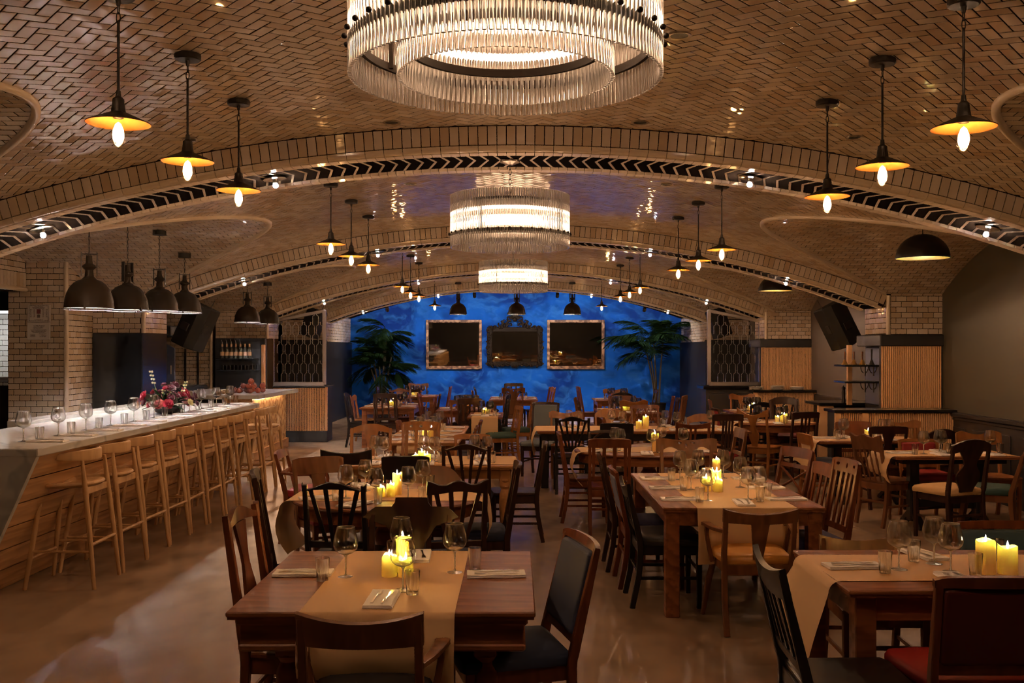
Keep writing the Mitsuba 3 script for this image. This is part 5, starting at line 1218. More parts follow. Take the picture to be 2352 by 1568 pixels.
# ---------------------------------------------------------------- tables
ZT = 0.71
def slab(x0, x1, y0, y1, z1, t, mtl): return P(cat(box(x0 + 0.006, x1 - 0.006, y0 + 0.006, y1 - 0.006, z1 - t, z1 - t + 0.012), box(x0, x1, y0, y1, z1 - t + 0.010, z1, 0.005)), mtl, 30)
TURN = [(0.001, 0), (0.026, 0), (0.034, 0.03), (0.024, 0.06), (0.030, 0.09), (0.046, 0.20), (0.054, 0.33), (0.050, 0.42), (0.034, 0.46), (0.05, 0.485), (0.038, 0.505), (0.056, 0.53), (0.056, 0.55), (0.001, 0.55)]
def rect_table(label, x0, x1, y0, y1, top='mahogany', wood='mahogany', legs='square', apron=0.09, zt=ZT, inset=0.05, t=0.03, lg=None):
    k = thing('dining_table', label, 'table')
    put(k, 'tabletop', slab(x0, x1, y0, y1, zt, t, top))
    i = inset; za, zb_ = zt - t - apron, zt - t
    for a, b, c, d_ in ((x0 + i, x1 - i, y0 + i, y0 + i + 0.025), (x0 + i, x1 - i, y1 - i - 0.025, y1 - i), (x0 + i, x0 + i + 0.025, y0 + i + 0.025, y1 - i - 0.025), (x1 - i - 0.025, x1 - i, y0 + i + 0.025, y1 - i - 0.025)):
        put(k, 'apron', P(box(a, b, c, d_, za, zb_, 0.003), wood, False))
    if legs == 'trestle':
        for x in (x0 + 0.28, x1 - 0.28):
            put(k, 'leg', P(cat(beam([(x, (y0 + y1) / 2, 0.06), (x, (y0 + y1) / 2, za + 0.02)], 0.09, 0.12, up=(0, 1, 0)), beam([(x, y0 + 0.06, 0.0), (x, (y0 + y1) / 2, 0.16)], 0.06, 0.07, up=(1, 0, 0)), beam([(x, y1 - 0.06, 0.0), (x, (y0 + y1) / 2, 0.16)], 0.06, 0.07, up=(1, 0, 0))), wood, 30))
        put(k, 'stretcher', P(beam([(x0 + 0.28, (y0 + y1) / 2, 0.22), (x1 - 0.28, (y0 + y1) / 2, 0.22)], 0.03, 0.09), wood, 30))
        return k
    g = lg or inset + 0.035
    for x in (x0 + g, x1 - g):
        for y in (y0 + g, y1 - g):
            if legs == 'turned': m = cat(shift(lathe([(r, z * (za + 0.005) / 0.55) for r, z in TURN], 18), (x, y, 0)), box(x - 0.045, x + 0.045, y - 0.045, y + 0.045, za - 0.06, zb_, 0.004))
            else: m = box(x - 0.045, x + 0.045, y - 0.045, y + 0.045, 0, zb_, 0.005)
            put(k, 'leg', P(m, wood, 30))
    return k
def round_table(label, x, y, r, top='mahogany', wood='mahogany', zt=ZT, ry=None):
    k = thing('round_table', label, 'table'); M = place(x, y) @ T().scale([1.0, (ry or r) / r, 1.0])
    put(k, 'tabletop', P(lathe([(0.001, zt - 0.028), (r - 0.02, zt - 0.028), (r - 0.004, zt - 0.020), (r, zt - 0.012), (r - 0.006, zt - 0.002), (r - 0.012, zt), (0.001, zt)], 56), top, 40), M)
    put(k, 'apron', P(lathe([(r - 0.06, zt - 0.11), (r - 0.045, zt - 0.11), (r - 0.045, zt - 0.028), (r - 0.06, zt - 0.028), (r - 0.06, zt - 0.11)], 56), wood, 40), M)
    put(k, 'pedestal', P(lathe([(0.001, 0.10), (0.07, 0.10), (0.09, 0.16), (0.06, 0.24), (0.085, 0.36), (0.10, 0.45), (0.06, 0.52), (0.09, zt - 0.10), (0.16, zt - 0.06), (0.001, zt - 0.05)], 24), wood, 40), place(x, y))
    for i in range(4):
        a = math.radians(45 + 90 * i); c, s = math.cos(a), math.sin(a)
        put(k, 'foot', P(beam(smooth_pts([(0.05 * c, 0.05 * s, 0.18), (0.22 * c, 0.22 * s, 0.12), (0.40 * c, 0.40 * s, 0.028), (0.46 * c, 0.46 * s, 0.02)], 3), np.linspace(0.06, 0.045, 10), np.linspace(0.09, 0.035, 10)), wood, 40), place(x, y))
    return k
def runner(label, axis, c, wd, a, b, hang_a=0.0, hang_b=0.0, zt=ZT, roll=0.035, curl=0.0, skew=0.0):
    """Kraft paper laid from a to b along axis ('x' or 'y'), centred at c, hanging over one or both ends."""
    k = thing('paper_runner', label, 'table runner')
    z = zt + 0.0018; prof = []
    def end(p, s, h):
        if h <= 0: return [(p, z, 0.0)]
        q = []
        for t in np.linspace(0, math.pi / 2, 7): q.append((p + s * roll * math.sin(t), z - roll * (1 - math.cos(t)), 0.0))
        for t in np.linspace(0, 1, 7)[1:]: q.append((p + s * (roll + 0.03 * math.sin(t * math.pi) - curl * t * t), z - roll - (h - roll) * t, t))
        return q
    A, B_ = end(a, -1, hang_a)[::-1], end(b, 1, hang_b)
    prof = A + [(a + (b - a) * t, z, 0.0) for t in np.linspace(0, 1, 9)[1:-1]] + B_
    n = 9; V = []
    for p, zz, hg in prof:
        for u in np.linspace(-0.5, 0.5, n):
            o = c + u * wd; dz = 0.0008 * math.sin(p * 9 + u * 5) + 0.0008
            pp = p + 0.02 * hg * math.sin(u * 6 + 1)
            zz_ = zz - skew * hg * (u + 0.5)
            V.append((pp, o, zz_ + (dz if hg == 0 else 0)) if axis == 'x' else (o, pp, zz_ + (dz if hg == 0 else 0)))
    m = len(prof); i, j = np.meshgrid(np.arange(m - 1), np.arange(n - 1), indexing='ij'); q = (i * n + j).ravel()
    F = np.vstack([np.stack([q, q + 1, q + n], 1), np.stack([q + 1, q + n + 1, q + n], 1)])
    scene[k] = mikit.ply((np.array(V), F), 'paper', smooth=True)
    return k
Z1 = ZT + 0.003
def candles(x, y, where, spec, z=Z1):
    n = len(spec)
    for i, (dx, dy, r, h) in enumerate(spec):
        nm = ('' if n == 1 else ['shorter', 'taller', 'third'][i] + ' of the group,')
        candle(x + dx, y + dy, z, r, h, f'{nm} on {where}'.strip())
C3 = [(-0.028, -0.03, 0.033, 0.085), (0.0, 0.05, 0.033, 0.15), (0.045, -0.02, 0.033, 0.07)]
C2 = [(-0.037, -0.01, 0.035, 0.075), (0.037, 0.01, 0.035, 0.11)]

# table 1, front centre
N = 'the front square table'
t1 = rect_table('square dark mahogany table with moulded apron at front centre', -1.122, 0.076, 3.84, 5.01, apron=0.13, legs='turned', inset=0.045, t=0.032, lg=0.2)
for i, (o, z0, z1) in enumerate(((0.030, ZT - 0.062, ZT - 0.030), (0.038, ZT - 0.165, ZT - 0.135))):
    put(t1, 'moulding', P(cat(box(-1.122 + o, 0.076 - o, 3.84 + o, 3.84 + o + 0.03, z0, z1, 0.008), box(0.076 - o - 0.03, 0.076 - o, 3.84 + o, 5.01 - o, z0, z1, 0.008), box(-1.122 + o, -1.122 + o + 0.03, 3.84 + o, 5.01 - o, z0, z1, 0.008)), 'mahogany', False))
runner(f'brown paper runner down {N}', 'y', -0.535, 0.60, 3.84, 5.0, hang_a=0.24, skew=0.05)
g = 'on the square front table'
setting(-1.122, 4.49, ZT, -90, f'at the left side of {N}', g)
setting(0.076, 4.47, ZT, 90, f'at the right side of {N}', g)
setting(-0.535, 3.84, Z1, 0, f'at the near side of {N}', g)
setting(-0.47, 5.01, Z1, 180, f'at the far side of {N}', g)
candles(-0.535, 4.46, N, [(-0.03, -0.02, 0.034, 0.095), (0.02, 0.07, 0.034, 0.16), (0.045, -0.03, 0.034, 0.085)])

# table 2, round
N = 'the nearer round table'
round_table('round dark table with carved apron behind the front square table', -0.888, 6.93, 0.66)
runner(f'brown paper runner across {N}', 'x', 6.95, 0.56, -1.52, -0.26, 0.36, 0.40, roll=0.07, curl=0.08)
for ang, wh in ((200, 'far left'), (250, 'near left'), (295, 'near right'), (30, 'far right'), (120, 'far')):
    a = math.radians(ang); setting(-0.888 + 0.645 * math.cos(a), 6.93 + 0.645 * math.sin(a), Z1, ang + 90, f'at the {wh} place of {N}', 'on the round table')
candles(-0.86, 6.9, N, [(-0.07, -0.04, 0.03, 0.065), (0.03, 0.05, 0.033, 0.15), (0.0, -0.06, 0.03, 0.09)])

# table 3, pine
N = 'the pine table'
rect_table('golden pine table with turned legs behind the round table', -1.60, 0.0, 8.68, 9.52, top='pine', wood='pine', legs='turned', inset=0.06)
runner(f'brown paper cover along {N}', 'x', 9.12, 0.66, -1.58, -0.015, 0, 0.16, roll=0.02)
for i, (x, w_) in enumerate(((-1.25, 'left'), (-0.78, 'middle'), (-0.32, 'right'))):
    setting(x, 8.68, Z1, 0, f'at the near {w_} place of {N}', 'on the pine table'); setting(x, 9.52, Z1, 180, f'at the far {w_} place of {N}', 'on the pine table')
candles(-0.86, 9.05, N, [(-0.05, -0.03, 0.033, 0.06), (0.0, 0.05, 0.033, 0.085), (0.055, -0.01, 0.033, 0.065)])

# table 4, long
N = 'the long oak table'
rect_table('long oak table running back behind the pine table', -1.47, -0.63, 10.85, 13.3, top='pine', wood='brown' if False else 'mahogany_y', inset=0.05)
runner(f'brown paper cover along {N}', 'y', -1.05, 0.5, 10.9, 13.25, 0.12, 0.0, roll=0.02)
for i, y in enumerate((11.2, 11.75, 12.3, 12.9)):
    setting(-0.63, y, Z1, 90, f'at the right {ORD[i]} place of {N}', 'on the long table', tum=i % 2 == 0); setting(-1.47, y, Z1, -90, f'at the left {ORD[i]} place of {N}', 'on the long table', tum=i % 2 == 1)
candles(-1.02, 11.6, N, C2)

# table 9, big front right centre
N = 'the big table'
rect_table('big reddish oak table with square legs right of centre', 0.943, 1.99, 6.38, 8.19, top='mahogany_y', wood='mahogany_y', inset=0.03)
runner(f'brown paper runner down {N}', 'y', 1.48, 0.64, 6.38, 8.16, hang_a=0.36, roll=0.012, skew=-0.03)
g = 'on the big table right of centre'
for i, y in enumerate((6.72, 7.28, 7.80)):
    w_ = ['near', 'middle', 'far'][i]
    setting(0.943, y, ZT, -90, f'at the {w_} left place of {N}', g); setting(1.99, y, ZT, 90, f'at the {w_} right place of {N}', g, tum=i != 2)
setting(1.50, 6.38, Z1, 0, f'at the near end of {N}', g); setting(1.48, 8.19, Z1, 180, f'at the far end of {N}', g)
candles(1.42, 7.15, N, [(-0.06, -0.03, 0.033, 0.10), (0.03, 0.04, 0.033, 0.14), (0.02, -0.06, 0.033, 0.085)]); candle(1.56, 7.75, Z1, 0.03, 0.16, f'single, at the far part of {N}')

# table 10, front right
N = 'the front right table'
rect_table('dark mahogany table in the front right corner', 1.40, 2.85, 4.18, 5.04, inset=0.05, apron=0.11)
runner(f'brown paper runner hanging off the left end of {N}', 'x', 4.63, 0.56, 1.42, 2.84, hang_a=0.46, roll=0.055, curl=-0.10, skew=-0.22)
g = 'on the front right table'
setting(1.40, 4.62, Z1, -90, f'at the left end of {N}', g); setting(1.95, 5.04, Z1, 195, f'at the far side of {N}', g)
setting(1.93, 4.18, Z1, 0, f'at the near side of {N}', g)
candles(2.17, 4.50, N, [(-0.047, 0.0, 0.043, 0.15), (0.047, -0.01, 0.043, 0.125)])
tumbler(2.31, 4.78, Z1, f'straight water glass at the right edge of the picture on {N}', 'water glasses ' + g)

# table 8, oval oak
N = 'the oval oak table'
round_table('oval quartered oak table beyond the big table', 1.35, 10.1, 0.76, top='mahogany', wood='mahogany', ry=0.6)
runner(f'brown paper runner curling off the left of {N}', 'x', 10.1, 0.52, 0.66, 2.04, 0.34, 0.2, roll=0.08, curl=0.10)
for ang, wh in ((205, 'near left'), (262, 'near'), (150, 'far left'), (60, 'far right'), (330, 'near right')):
    a = math.radians(ang); setting(1.35 + 0.72 * math.cos(a), 10.1 + 0.57 * math.sin(a), Z1, ang + 90, f'at the {wh} place of {N}', 'on the oval table')
candle(1.40, 10.02, Z1, 0.038, 0.17, f'tall, on {N}')

# table 7, long across
N = 'the long crosswise table'
rect_table('long dark table set across behind the oval table', 0.265, 2.93, 12.35, 13.35, top='mahogany', wood='wood_black', inset=0.06)
runner(f'brown paper cover along {N}', 'x', 12.85, 0.8, 0.27, 2.92, 0.30, 0.0, roll=0.03)
for i, x in enumerate((0.75, 1.3, 2.0, 2.6)):
    setting(x, 12.35, Z1, 0, f'at the near {ORD[i]} place of {N}', 'on the long crosswise table'); setting(x, 13.35, Z1, 180, f'at the far {ORD[i]} place of {N}', 'on the long crosswise table', tum=i % 2 == 0)
candles(1.62, 12.75, N, [(-0.045, 0, 0.04, 0.10), (0.045, 0.01, 0.04, 0.16)])

# tables 11 and 12, right
N = 'the trestle table'
rect_table('dark trestle table with paper runner by the olive wall', 3.6, 4.80, 9.43, 10.04, top='mahogany', wood='wood_black', legs='trestle', inset=0.1, apron=0.05)
runner(f'brown paper runner along {N}', 'x', 9.74, 0.56, 3.6, 4.78, 0.26, 0, roll=0.05, curl=0.03, skew=-0.05)
g = 'on the trestle table'
setting(3.6, 9.74, Z1, -90, f'at the left end of {N}', g); setting(4.1, 9.43, Z1, 0, f'at the near left place of {N}', g); setting(4.2, 10.04, Z1, 180, f'at the far left place of {N}', g, tum=False); setting(4.6, 9.43, Z1, 0, f'at the near right place of {N}', g)
N = 'the table before the slatted counter'
rect_table('dark edged table before the slatted counter', 3.38, 4.55, 11.02, 11.72, top='mahogany', wood='wood_black', legs='trestle', inset=0.1, apron=0.05)
runner(f'brown paper runner along {N}', 'x', 11.37, 0.58, 3.4, 4.52, 0.38, 0, roll=0.06, curl=-0.08, skew=-0.12)
g = 'on the table before the slatted counter'
setting(3.38, 11.37, Z1, -90, f'at the left end of {N}', g); setting(3.8, 11.72, Z1, 180, f'at the far left place of {N}', g); setting(4.2, 11.02, Z1, 0, f'at the near right place of {N}', g, tum=False); setting(4.25, 11.72, Z1, 180, f'at the far right place of {N}', g)
candle(4.02, 11.36, Z1, 0.042, 0.10, f'single, on {N}', lit=True)
# tables 13 and 14
N = 'the farther round table'
round_table('round dark wood table before the plate counter', 3.63, 14.05, 0.6)
runner(f'brown paper runner across {N}', 'x', 14.05, 0.5, 3.08, 4.16, 0.25, 0.1, roll=0.07, curl=0.05)
for ang, wh in ((185, 'left'), (265, 'near'), (20, 'right'), (120, 'far left')):
    a = math.radians(ang); setting(3.63 + 0.58 * math.cos(a), 14.05 + 0.58 * math.sin(a), Z1, ang + 90, f'at the {wh} place of {N}', 'on the round table before the plates')
candles(3.72, 13.95, N, [(-0.05, 0, 0.04, 0.085), (0.04, 0.0, 0.042, 0.115), (-0.01, 0.07, 0.035, 0.06)])

# far tables: smaller in the picture, laid without cutlery
def far_setting(x, y, deg, where, group):
    a = math.radians(deg); at = lambda u, v: (x + u * math.cos(a) - v * math.sin(a), y + u * math.sin(a) + v * math.cos(a))
    k = thing('napkin', f'folded white napkin {where}', 'napkin', 'napkins ' + group); scene[k] = {**NAPKIN, 'to_world': place(*at(0, 0.17), Z1, deg)}
    wine_glass(*at(0.08, 0.33), Z1, f'wine glass {where}', 'wine glasses ' + group); tumbler(*at(0.15, 0.24), Z1, f'water glass {where}', 'water glasses ' + group)
STY = [dict(wood='dark', crest=('straight', 0.07), fill=('slats', 4)), dict(wood='red', crest=('camel', 0.08), fill=('splat', 'vase')), dict(wood='black', crest=('arch', 0.09), fill=('fan', 4)), dict(wood='orange', crest=('yoke', 0.10), fill=('splat', 'vase')), dict(wood='red', crest=('straight', 0.09), fill=('slats', 5)), dict(wood='dark', crest=('dip', 0.08), fill=('bars', (0.5,))), dict(wood='brown', crest=('butterfly', 0.12), fill=('splat', 'wide'))]
def desc(st):
    c = {'straight': 'straight topped', 'camel': 'serpentine topped', 'arch': 'arched', 'yoke': 'yoke topped', 'dip': 'curved top', 'butterfly': 'wide crested', 'fish': 'fishtail', 'wave': 'wavy topped', 'scroll': 'scroll crested', 'round': 'round backed'}[st['crest'][0]]
    f = {'slats': 'slat back', 'splat': 'splat back', 'fan': 'fan slat', 'bars': 'rail back'}.get(st['fill'][0], '')
    col = {'dark': 'dark', 'red': 'reddish', 'black': 'black', 'orange': 'golden', 'brown': 'brown'}[st['wood']]
    return f'{col} {c} {f} chair'
q_ = [0]
def far_table(N, label, x0, x1, y0, y1, nx=1, ny=1, cand=C2, top='mahogany'):
    rect_table(label, x0, x1, y0, y1, top=top, wood='mahogany')
    for side, n in (('near', nx), ('far', nx), ('left', ny), ('right', ny)):
        for i in range(n):
            u = (i + 0.5) / n; pl = f'{side} side' if n == 1 else f'{side} {["nearer", "farther"][i]} place'
            x, y, f = {'near': (x0 + (x1 - x0) * u, y0, 0), 'far': (x0 + (x1 - x0) * u, y1, 180), 'left': (x0, y0 + (y1 - y0) * u, -90), 'right': (x1, y0 + (y1 - y0) * u, 90)}[side]
            far_setting(x, y, f, f'at the {pl} of {N}', 'on ' + N)
            a = math.radians(f); st = STY[q_[0] % len(STY)]; q_[0] += 1
            o = 0.27 + 0.08 * rng.random()
            chair(f'{desc(st)} at the {pl} of {N}', x + math.sin(a) * o, y - math.cos(a) * o, f + rng.uniform(-8, 8), rng.uniform(0.88, 0.99), w=0.42, lean=9, **st)
    candles((x0 + x1) / 2, (y0 + y1) / 2, N, cand)
far_table('the left palm table', 'wooden table by the left palm', -2.75, -1.75, 17.45, 19.0, 1, 2)
far_table('the aisle table', 'wooden table behind the long oak table', -1.35, -0.4, 16.7, 17.75, 1, 1)
far_table('the right screen table', 'wooden table before the right metal screen', 1.35, 2.35, 15.9, 17.4, 1, 2)
far_table('the right palm table', 'wooden table nearest the right palm', 1.6, 2.6, 20.0, 21.1, 1, 1)
far_table('the ornate mirror table', 'wooden table under the ornate mirror', -0.55, 0.45, 20.2, 21.7, 1, 2)
far_table('the left mirror table', 'wooden table against the left of the blue wall', -2.75, -1.75, 21.6, 22.7, 1, 1)
far_table('the plate counter table', 'wooden table in the corner by the plate counter', 3.55, 4.35, 16.25, 17.1, 1, 1)
N = 'the small paper covered table'
rect_table('small dark table with hanging paper behind the long oak table', -0.74, -0.20, 15.0, 16.2, wood='wood_black')
runner(f'brown paper runner hanging off {N}', 'y', -0.47, 0.4, 15.0, 16.15, 0.3, 0, roll=0.02)
for i, (x, y, f, w_) in enumerate(((-0.74, 15.4, -90, 'left'), (-0.20, 15.5, 90, 'right'), (-0.47, 15.0, 0, 'near'))): far_setting(x, y, f, f'at the {w_} side of {N}', 'on ' + N)
candles(-0.47, 15.75, N, C2)

# chairs about the nearer tables: (label, x and y of the top of the back, facing, height, width, the rest)
CH = [
    ('brown armchair with a curved top rail at the near side of the front table', -0.537, 3.420, 0, 0.817, 0.44, dict(wood='brown', crest=('dip', 0.115), fill=('none', 0), seat=('pad', 'black'), arms=True, legs='square', rails='box', d=0.45)),
    ('reddish vase splat chair with arched top at the left side of the front table', -1.216, 4.400, -92, 1.035, 0.44, dict(wood='red', crest=('camel', 0.08), fill=('splat', 'vase'), seat=('wood', None), lean=8)),
    ('blue velvet upholstered chair with reddish frame at the right of the front table', 0.287, 4.350, 104, 0.910, 0.46, dict(wood='red', crest=('straight', 0.035), fill=('panel', 'blue'), seat=('pad', 'blue'), rails='none', lean=13, d=0.46)),
    ('dark chair with broad scrolled crest at the far side of the front table', -0.546, 5.200, 180, 0.933, 0.44, dict(wood='dark', crest=('scroll', 0.125), fill=('splat', 'wide'), seat=('wood', None))),
    ('black fan slat chair at the near left of the nearer round table', -1.106, 6.050, -6, 0.924, 0.4, dict(wood='black', crest=('camel', 0.06), fill=('fan', 4), seat=('wood', None))),
    ('dark fan slat chair with blue seat at the near right of the nearer round table', -0.352, 6.050, 14, 0.929, 0.38, dict(wood='dark', crest=('wave', 0.075), fill=('fan', 4), seat=('pad', 'blue'))),
    ('tall dark chair with navy seat left of the nearer round table', -1.462, 5.600, -78, 1.044, 0.42, dict(wood='dark', crest=('straight', 0.07), fill=('slats', 4), seat=('pad', 'navy'))),
    ('glossy reddish sabre leg armchair at the left end of the pine table', -2.137, 9.050, -90, 0.814, 0.44, dict(wood='red', crest=('straight', 0.07), fill=('bars', (0.5,)), seat=('pad', 'red'), legs='sabre', rails='none', arms=True, lean=14)),
    ('brown chair with plain broad top board at the far left of the nearer round table', -1.572, 7.900, -148, 0.874, 0.42, dict(wood='brown', crest=('straight', 0.13), fill=('splat', 'taper'), seat=('pad', 'red'))),
    ('black chair with a concave top rail at the near left place of the pine table', -1.424, 8.350, 0, 0.891, 0.43, dict(wood='black', crest=('dip', 0.12), fill=('bars', (0.35,)), seat=('pad', 'black'))),
    ('black chair with a low panel back at the near middle place of the pine table', -0.927, 8.350, 0, 0.833, 0.4, dict(wood='black', crest=('straight', 0.2), fill=('none', 0), seat=('wood', None))),
    ('reddish round backed chair at the far right of the nearer round table', -0.617, 7.750, 178, 0.825, 0.45, dict(wood='red', crest=('round', 0.26), fill=('none', 0), seat=('wood', None))),
    ('dark four slat chair with serpentine top at the near right place of the pine table', -0.419, 8.400, 0, 0.930, 0.42, dict(wood='dark', crest=('camel', 0.065), fill=('fan', 4), seat=('pad', 'blue'))),
    ('dark chair with wooden seat at the right end of the pine table', 0.259, 9.100, 90, 0.884, 0.42, dict(wood='dark', crest=('straight', 0.07), fill=('slats', 4), seat=('wood', None), rails='ladder')),
    ('dark chair with blue cushion seat at the right of the nearer round table', 0.009, 7.000, 93, 0.930, 0.42, dict(wood='dark', crest=('straight', 0.06), fill=('slats', 4), seat=('pad', 'blue'))),
    ('golden chair with arched top and vase splat at the far left of the pine table', -1.452, 10.000, 180, 0.985, 0.42, dict(wood='orange', crest=('arch', 0.08), fill=('splat', 'vase'), seat=('wood', None))),
    ('golden chair with three holes in its rail behind the middle of the pine table', -0.953, 10.000, 180, 1.003, 0.39, dict(wood='orange', crest=('straight', 0.085), fill=('holes', 4), seat=('wood', None))),
    ('golden open frame chair at the far right place of the pine table', -0.439, 9.950, 180, 0.880, 0.36, dict(wood='orange', crest=('straight', 0.05), fill=('bars', (0.4,)), seat=('wood', None))),
    ('reddish chair with grey blue panel back at the near right of the long oak table', -0.470, 11.800, 90, 0.822, 0.42, dict(wood='red', crest=('straight', 0.04), fill=('panel', 'grey'), seat=('pad', 'grey'))),
    ('reddish chair with grey blue panel back at the far right of the long oak table', -0.457, 12.750, 90, 0.817, 0.42, dict(wood='red', crest=('straight', 0.04), fill=('panel', 'grey'), seat=('pad', 'grey'))),
    ('dark splat back chair at the near left of the long oak table', -1.532, 11.600, -90, 0.853, 0.42, dict(wood='dark', crest=('camel', 0.07), fill=('splat', 'vase'), seat=('wood', None))),
    ('reddish slat back chair at the far left of the long oak table', -1.499, 12.700, -90, 0.820, 0.42, dict(wood='red', crest=('straight', 0.07), fill=('slats', 4), seat=('wood', None))),
    ('tall dark five slat chair behind the far end of the long oak table', -0.758, 16.350, 0, 0.934, 0.4, dict(wood='dark', crest=('straight', 0.1), fill=('slats', 5), seat=('wood', None))),
    ('golden slat back chair with green seat, nearer of two in the centre aisle', 0.046, 15.000, 104, 0.880, 0.42, dict(wood='orange', crest=('straight', 0.06), fill=('slats', 5), seat=('pad', 'green'))),
    ('golden slat back chair with green seat, farther of two in the centre aisle', 0.287, 16.000, 98, 0.901, 0.42, dict(wood='orange', crest=('straight', 0.06), fill=('slats', 5), seat=('pad', 'green'))),
    ('dark framed chair with slate grey panel back left of the long crosswise table', 0.421, 13.950, 160, 0.994, 0.4, dict(wood='dark', crest=('straight', 0.03), fill=('panel', 'slate'), seat=('pad', 'slate'))),
    ('golden yoke topped chair at the far left place of the long crosswise table', 0.694, 13.800, 180, 0.887, 0.44, dict(wood='orange', crest=('yoke', 0.1), fill=('splat', 'vase'), seat=('wood', None))),
    ('golden arch topped chair at the far second place of the long crosswise table', 1.297, 13.800, 180, 0.911, 0.42, dict(wood='orange', crest=('round', 0.12), fill=('splat', 'vase'), seat=('wood', None))),
    ('reddish lattice back chair at the far third place of the long crosswise table', 1.786, 13.800, 180, 0.960, 0.4, dict(wood='red', crest=('straight', 0.05), fill=('lattice', 0), seat=('wood', None))),
    ('golden low backed chair at the far right place of the long crosswise table', 2.577, 13.800, 180, 0.839, 0.42, dict(wood='orange', crest=('arch', 0.12), fill=('bars', (0.4,)), seat=('wood', None))),
    ('black fan slat chair at the near left place of the long crosswise table', 0.674, 11.850, 0, 0.927, 0.42, dict(wood='black', crest=('camel', 0.07), fill=('fan', 5), seat=('wood', None))),
    ('black panel topped chair at the near second place of the long crosswise table', 1.202, 11.850, 0, 0.850, 0.4, dict(wood='black', crest=('straight', 0.18), fill=('bars', (0.3,)), seat=('wood', None))),
    ('reddish chair with a concave rail at the near third place of long crosswise table', 2.100, 11.800, 3, 0.874, 0.42, dict(wood='red', crest=('dip', 0.07), fill=('centre', 2), seat=('wood', None))),
    ('dark chair with red seat at the near right of the long crosswise table', 2.523, 11.850, 4, 0.958, 0.38, dict(wood='dark', crest=('straight', 0.08), fill=('centre', 4), seat=('pad', 'red'))),
    ('dark bentwood hoop back chair at the far left of the oval table', 0.991, 10.950, 176, 0.844, 0.4, dict(wood='dark', crest=('round', 0.03), fill=('bent', 0), seat=('wood', None), legs='turned')),
    ('reddish slat back chair at the near left of the oval table', 0.865, 9.200, -4, 0.899, 0.4, dict(wood='red', crest=('straight', 0.08), fill=('slats', 4), seat=('wood', None))),
    ('reddish side chair with bare wooden seat at the left of the oval table', 0.442, 10.100, -90, 0.894, 0.42, dict(wood='red', crest=('straight', 0.08), fill=('slats', 4), seat=('wood', None), rails='ladder')),
    ('brown chair with broad top rail at the right of the oval table', 2.295, 10.150, 92, 0.917, 0.42, dict(wood='brown', crest=('straight', 0.1), fill=('bars', (0.5,)), seat=('pad', 'black'))),
    ('brown chair with wide pierced butterfly crest at the far end of the big table', 1.453, 8.500, 180, 0.977, 0.46, dict(wood='brown', crest=('butterfly', 0.13), fill=('splat', 'vase'), seat=('wood', None))),
    ('black slat back chair at the near left place of the big table', 0.746, 6.850, -90, 0.833, 0.46, dict(wood='black', crest=('dip', 0.09), fill=('slats', 5), seat=('pad', 'black'), lean=12)),
    ('reddish chair with grey purple upholstered back at the middle left place of the big table', 0.723, 7.380, -90, 0.849, 0.46, dict(wood='red', crest=('straight', 0.04), fill=('panel', 'grey'), seat=('pad', 'navy'), lean=11)),
    ('dark slat back chair at the far left place of the big table', 0.675, 7.920, -90, 0.896, 0.44, dict(wood='dark', crest=('camel', 0.08), fill=('slats', 4), seat=('wood', None), lean=11)),
    ('brown armchair with tan leather seat at the near end of the big table', 1.470, 5.980, 0, 0.773, 0.45, dict(wood='brown', crest=('dip', 0.085), fill=('splat', 'taper'), seat=('pad', 'tan'), legs='splay', rails='none', arms=True, lean=12)),
    ('reddish cross bar back chair at the far right place of the big table', 2.249, 7.950, 108, 0.941, 0.44, dict(wood='red', crest=('straight', 0.08), fill=('cross', 0), seat=('pad', 'grey'), lean=12)),
    ('reddish slat back chair at the middle right place of the big table', 2.260, 7.300, 93, 0.893, 0.42, dict(wood='red', crest=('straight', 0.09), fill=('slats', 4), seat=('wood', None))),
    ('tall reddish chair with carved pierced back at the near right place of the big table', 2.243, 6.750, 96, 0.979, 0.4, dict(wood='red', crest=('straight', 0.09), fill=('carved', 5), seat=('pad', 'navy'))),
    ('low golden brown chair at the far left place of the front right table', 1.841, 5.350, 178, 0.728, 0.42, dict(wood='brown', crest=('dip', 0.09), fill=('bars', (0.35,)), seat=('wood', None))),
    ('reddish chair with teal leather panel back at the far side of the front right table', 2.614, 5.400, 180, 0.792, 0.5, dict(wood='red', crest=('straight', 0.04), fill=('panel', 'teal'), seat=('pad', 'teal'))),
    ('black slat back chair with saddle seat at the left end of the front right table', 0.992, 3.920, -92, 0.914, 0.48, dict(wood='black', crest=('dip', 0.12), fill=('slats', 5), seat=('wood', None), lean=13)),
    ('reddish high backed chair upholstered in dark red, in the front right corner', 1.804, 3.700, 0, 0.882, 0.5, dict(wood='red', crest=('straight', 0.04), fill=('panel', 'maroon'), seat=('pad', 'red'), lean=8)),
    ('brown pressed back spindle chair at the left end of the trestle table', 3.419, 9.750, -66, 0.901, 0.4, dict(wood='brown', crest=('wave', 0.16), fill=('spindles', 6), seat=('wood', None), legs='turned', lean=13)),
    ('dark chair with vase splat and rush seat at the near side of the trestle table', 4.055, 8.850, 20, 0.927, 0.44, dict(wood='dark', crest=('arch', 0.11), fill=('splat', 'wide'), seat=('pad', 'rush'))),
    ('brown sabre leg chair at the near right of the trestle table', 4.592, 9.000, 60, 0.791, 0.42, dict(wood='brown', crest=('straight', 0.08), fill=('bars', (0.5,)), seat=('pad', 'green'), legs='sabre', rails='none', lean=15)),
    ('red upholstered chair at the far left place of the trestle table', 4.205, 10.420, 180, 0.791, 0.42, dict(wood='orange', crest=('straight', 0.03), fill=('panel', 'red'), seat=('pad', 'red'))),
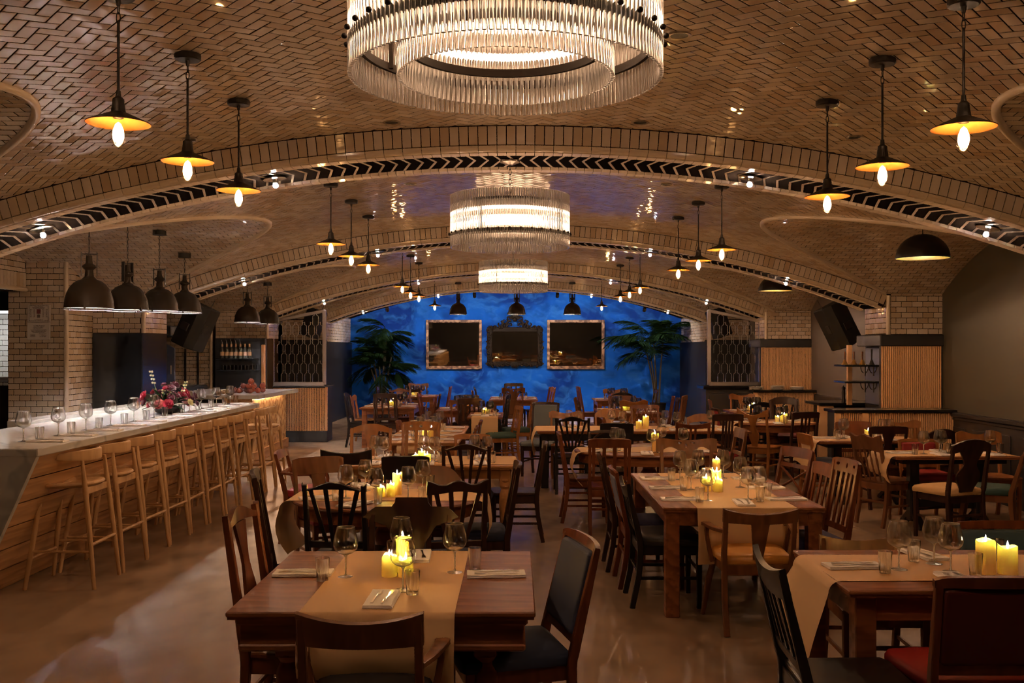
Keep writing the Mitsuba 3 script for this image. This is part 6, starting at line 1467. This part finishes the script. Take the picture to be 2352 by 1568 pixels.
    ('golden yoke topped chair at the far right place of the trestle table', 4.848, 10.450, 180, 0.879, 0.44, dict(wood='orange', crest=('yoke', 0.14), fill=('splat', 'vase'), seat=('wood', None))),
    ('dark vase splat chair at the near side of the table before the slatted counter', 4.012, 10.720, 0, 0.900, 0.42, dict(wood='dark', crest=('straight', 0.08), fill=('splat', 'vase'), seat=('wood', None))),
    ('golden yoke topped slat chair at the far right of the table before the slatted counter', 4.633, 12.000, 180, 0.891, 0.44, dict(wood='orange', crest=('yoke', 0.1), fill=('slats', 5), seat=('wood', None))),
    ('plain brown panel back chair at the far left of the table before the slatted counter', 4.061, 12.000, 180, 0.865, 0.43, dict(wood='red', crest=('straight', 0.2), fill=('bars', (0.2,)), seat=('wood', None))),
    ('dark chair with rounded crest at the right end of the table before the slatted counter', 4.714, 11.000, 20, 0.849, 0.42, dict(wood='dark', crest=('arch', 0.12), fill=('slats', 3), seat=('wood', None))),
    ('small golden chair with grey seat at the left end of the table before the counter', 3.285, 11.350, -84, 0.772, 0.4, dict(wood='orange', crest=('straight', 0.12), fill=('bars', (0.3,)), seat=('pad', 'grey'))),
    ('golden fishtail chair with vase splat at the near left of the farther round table', 3.110, 13.100, -38, 0.958, 0.42, dict(wood='orange', crest=('fish', 0.13), fill=('splat', 'vase'), seat=('wood', None))),
    ('dark slat back chair at the near right of the farther round table', 3.844, 13.200, 14, 0.900, 0.4, dict(wood='dark', crest=('straight', 0.08), fill=('centre', 3), seat=('wood', None))),
    ('dark chair with an arched crest at the far side of the farther round table', 4.034, 15.000, 178, 1.025, 0.44, dict(wood='dark', crest=('arch', 0.12), fill=('slats', 3), seat=('pad', 'red'))),
    ('red upholstered chair at the left of the farther round table', 2.884, 14.400, -86, 0.876, 0.42, dict(wood='dark', crest=('straight', 0.03), fill=('panel', 'red'), seat=('pad', 'red'))),
    ('tall pale brown slat back chair at the right of the far right table', 2.613, 15.400, 70, 1.020, 0.4, dict(wood='brown', crest=('straight', 0.08), fill=('slats', 5), seat=('wood', None))),
]
for lb, bx, by, face, zb, w, kw in CH: chair(lb, bx, by, face, zb, w, **kw)
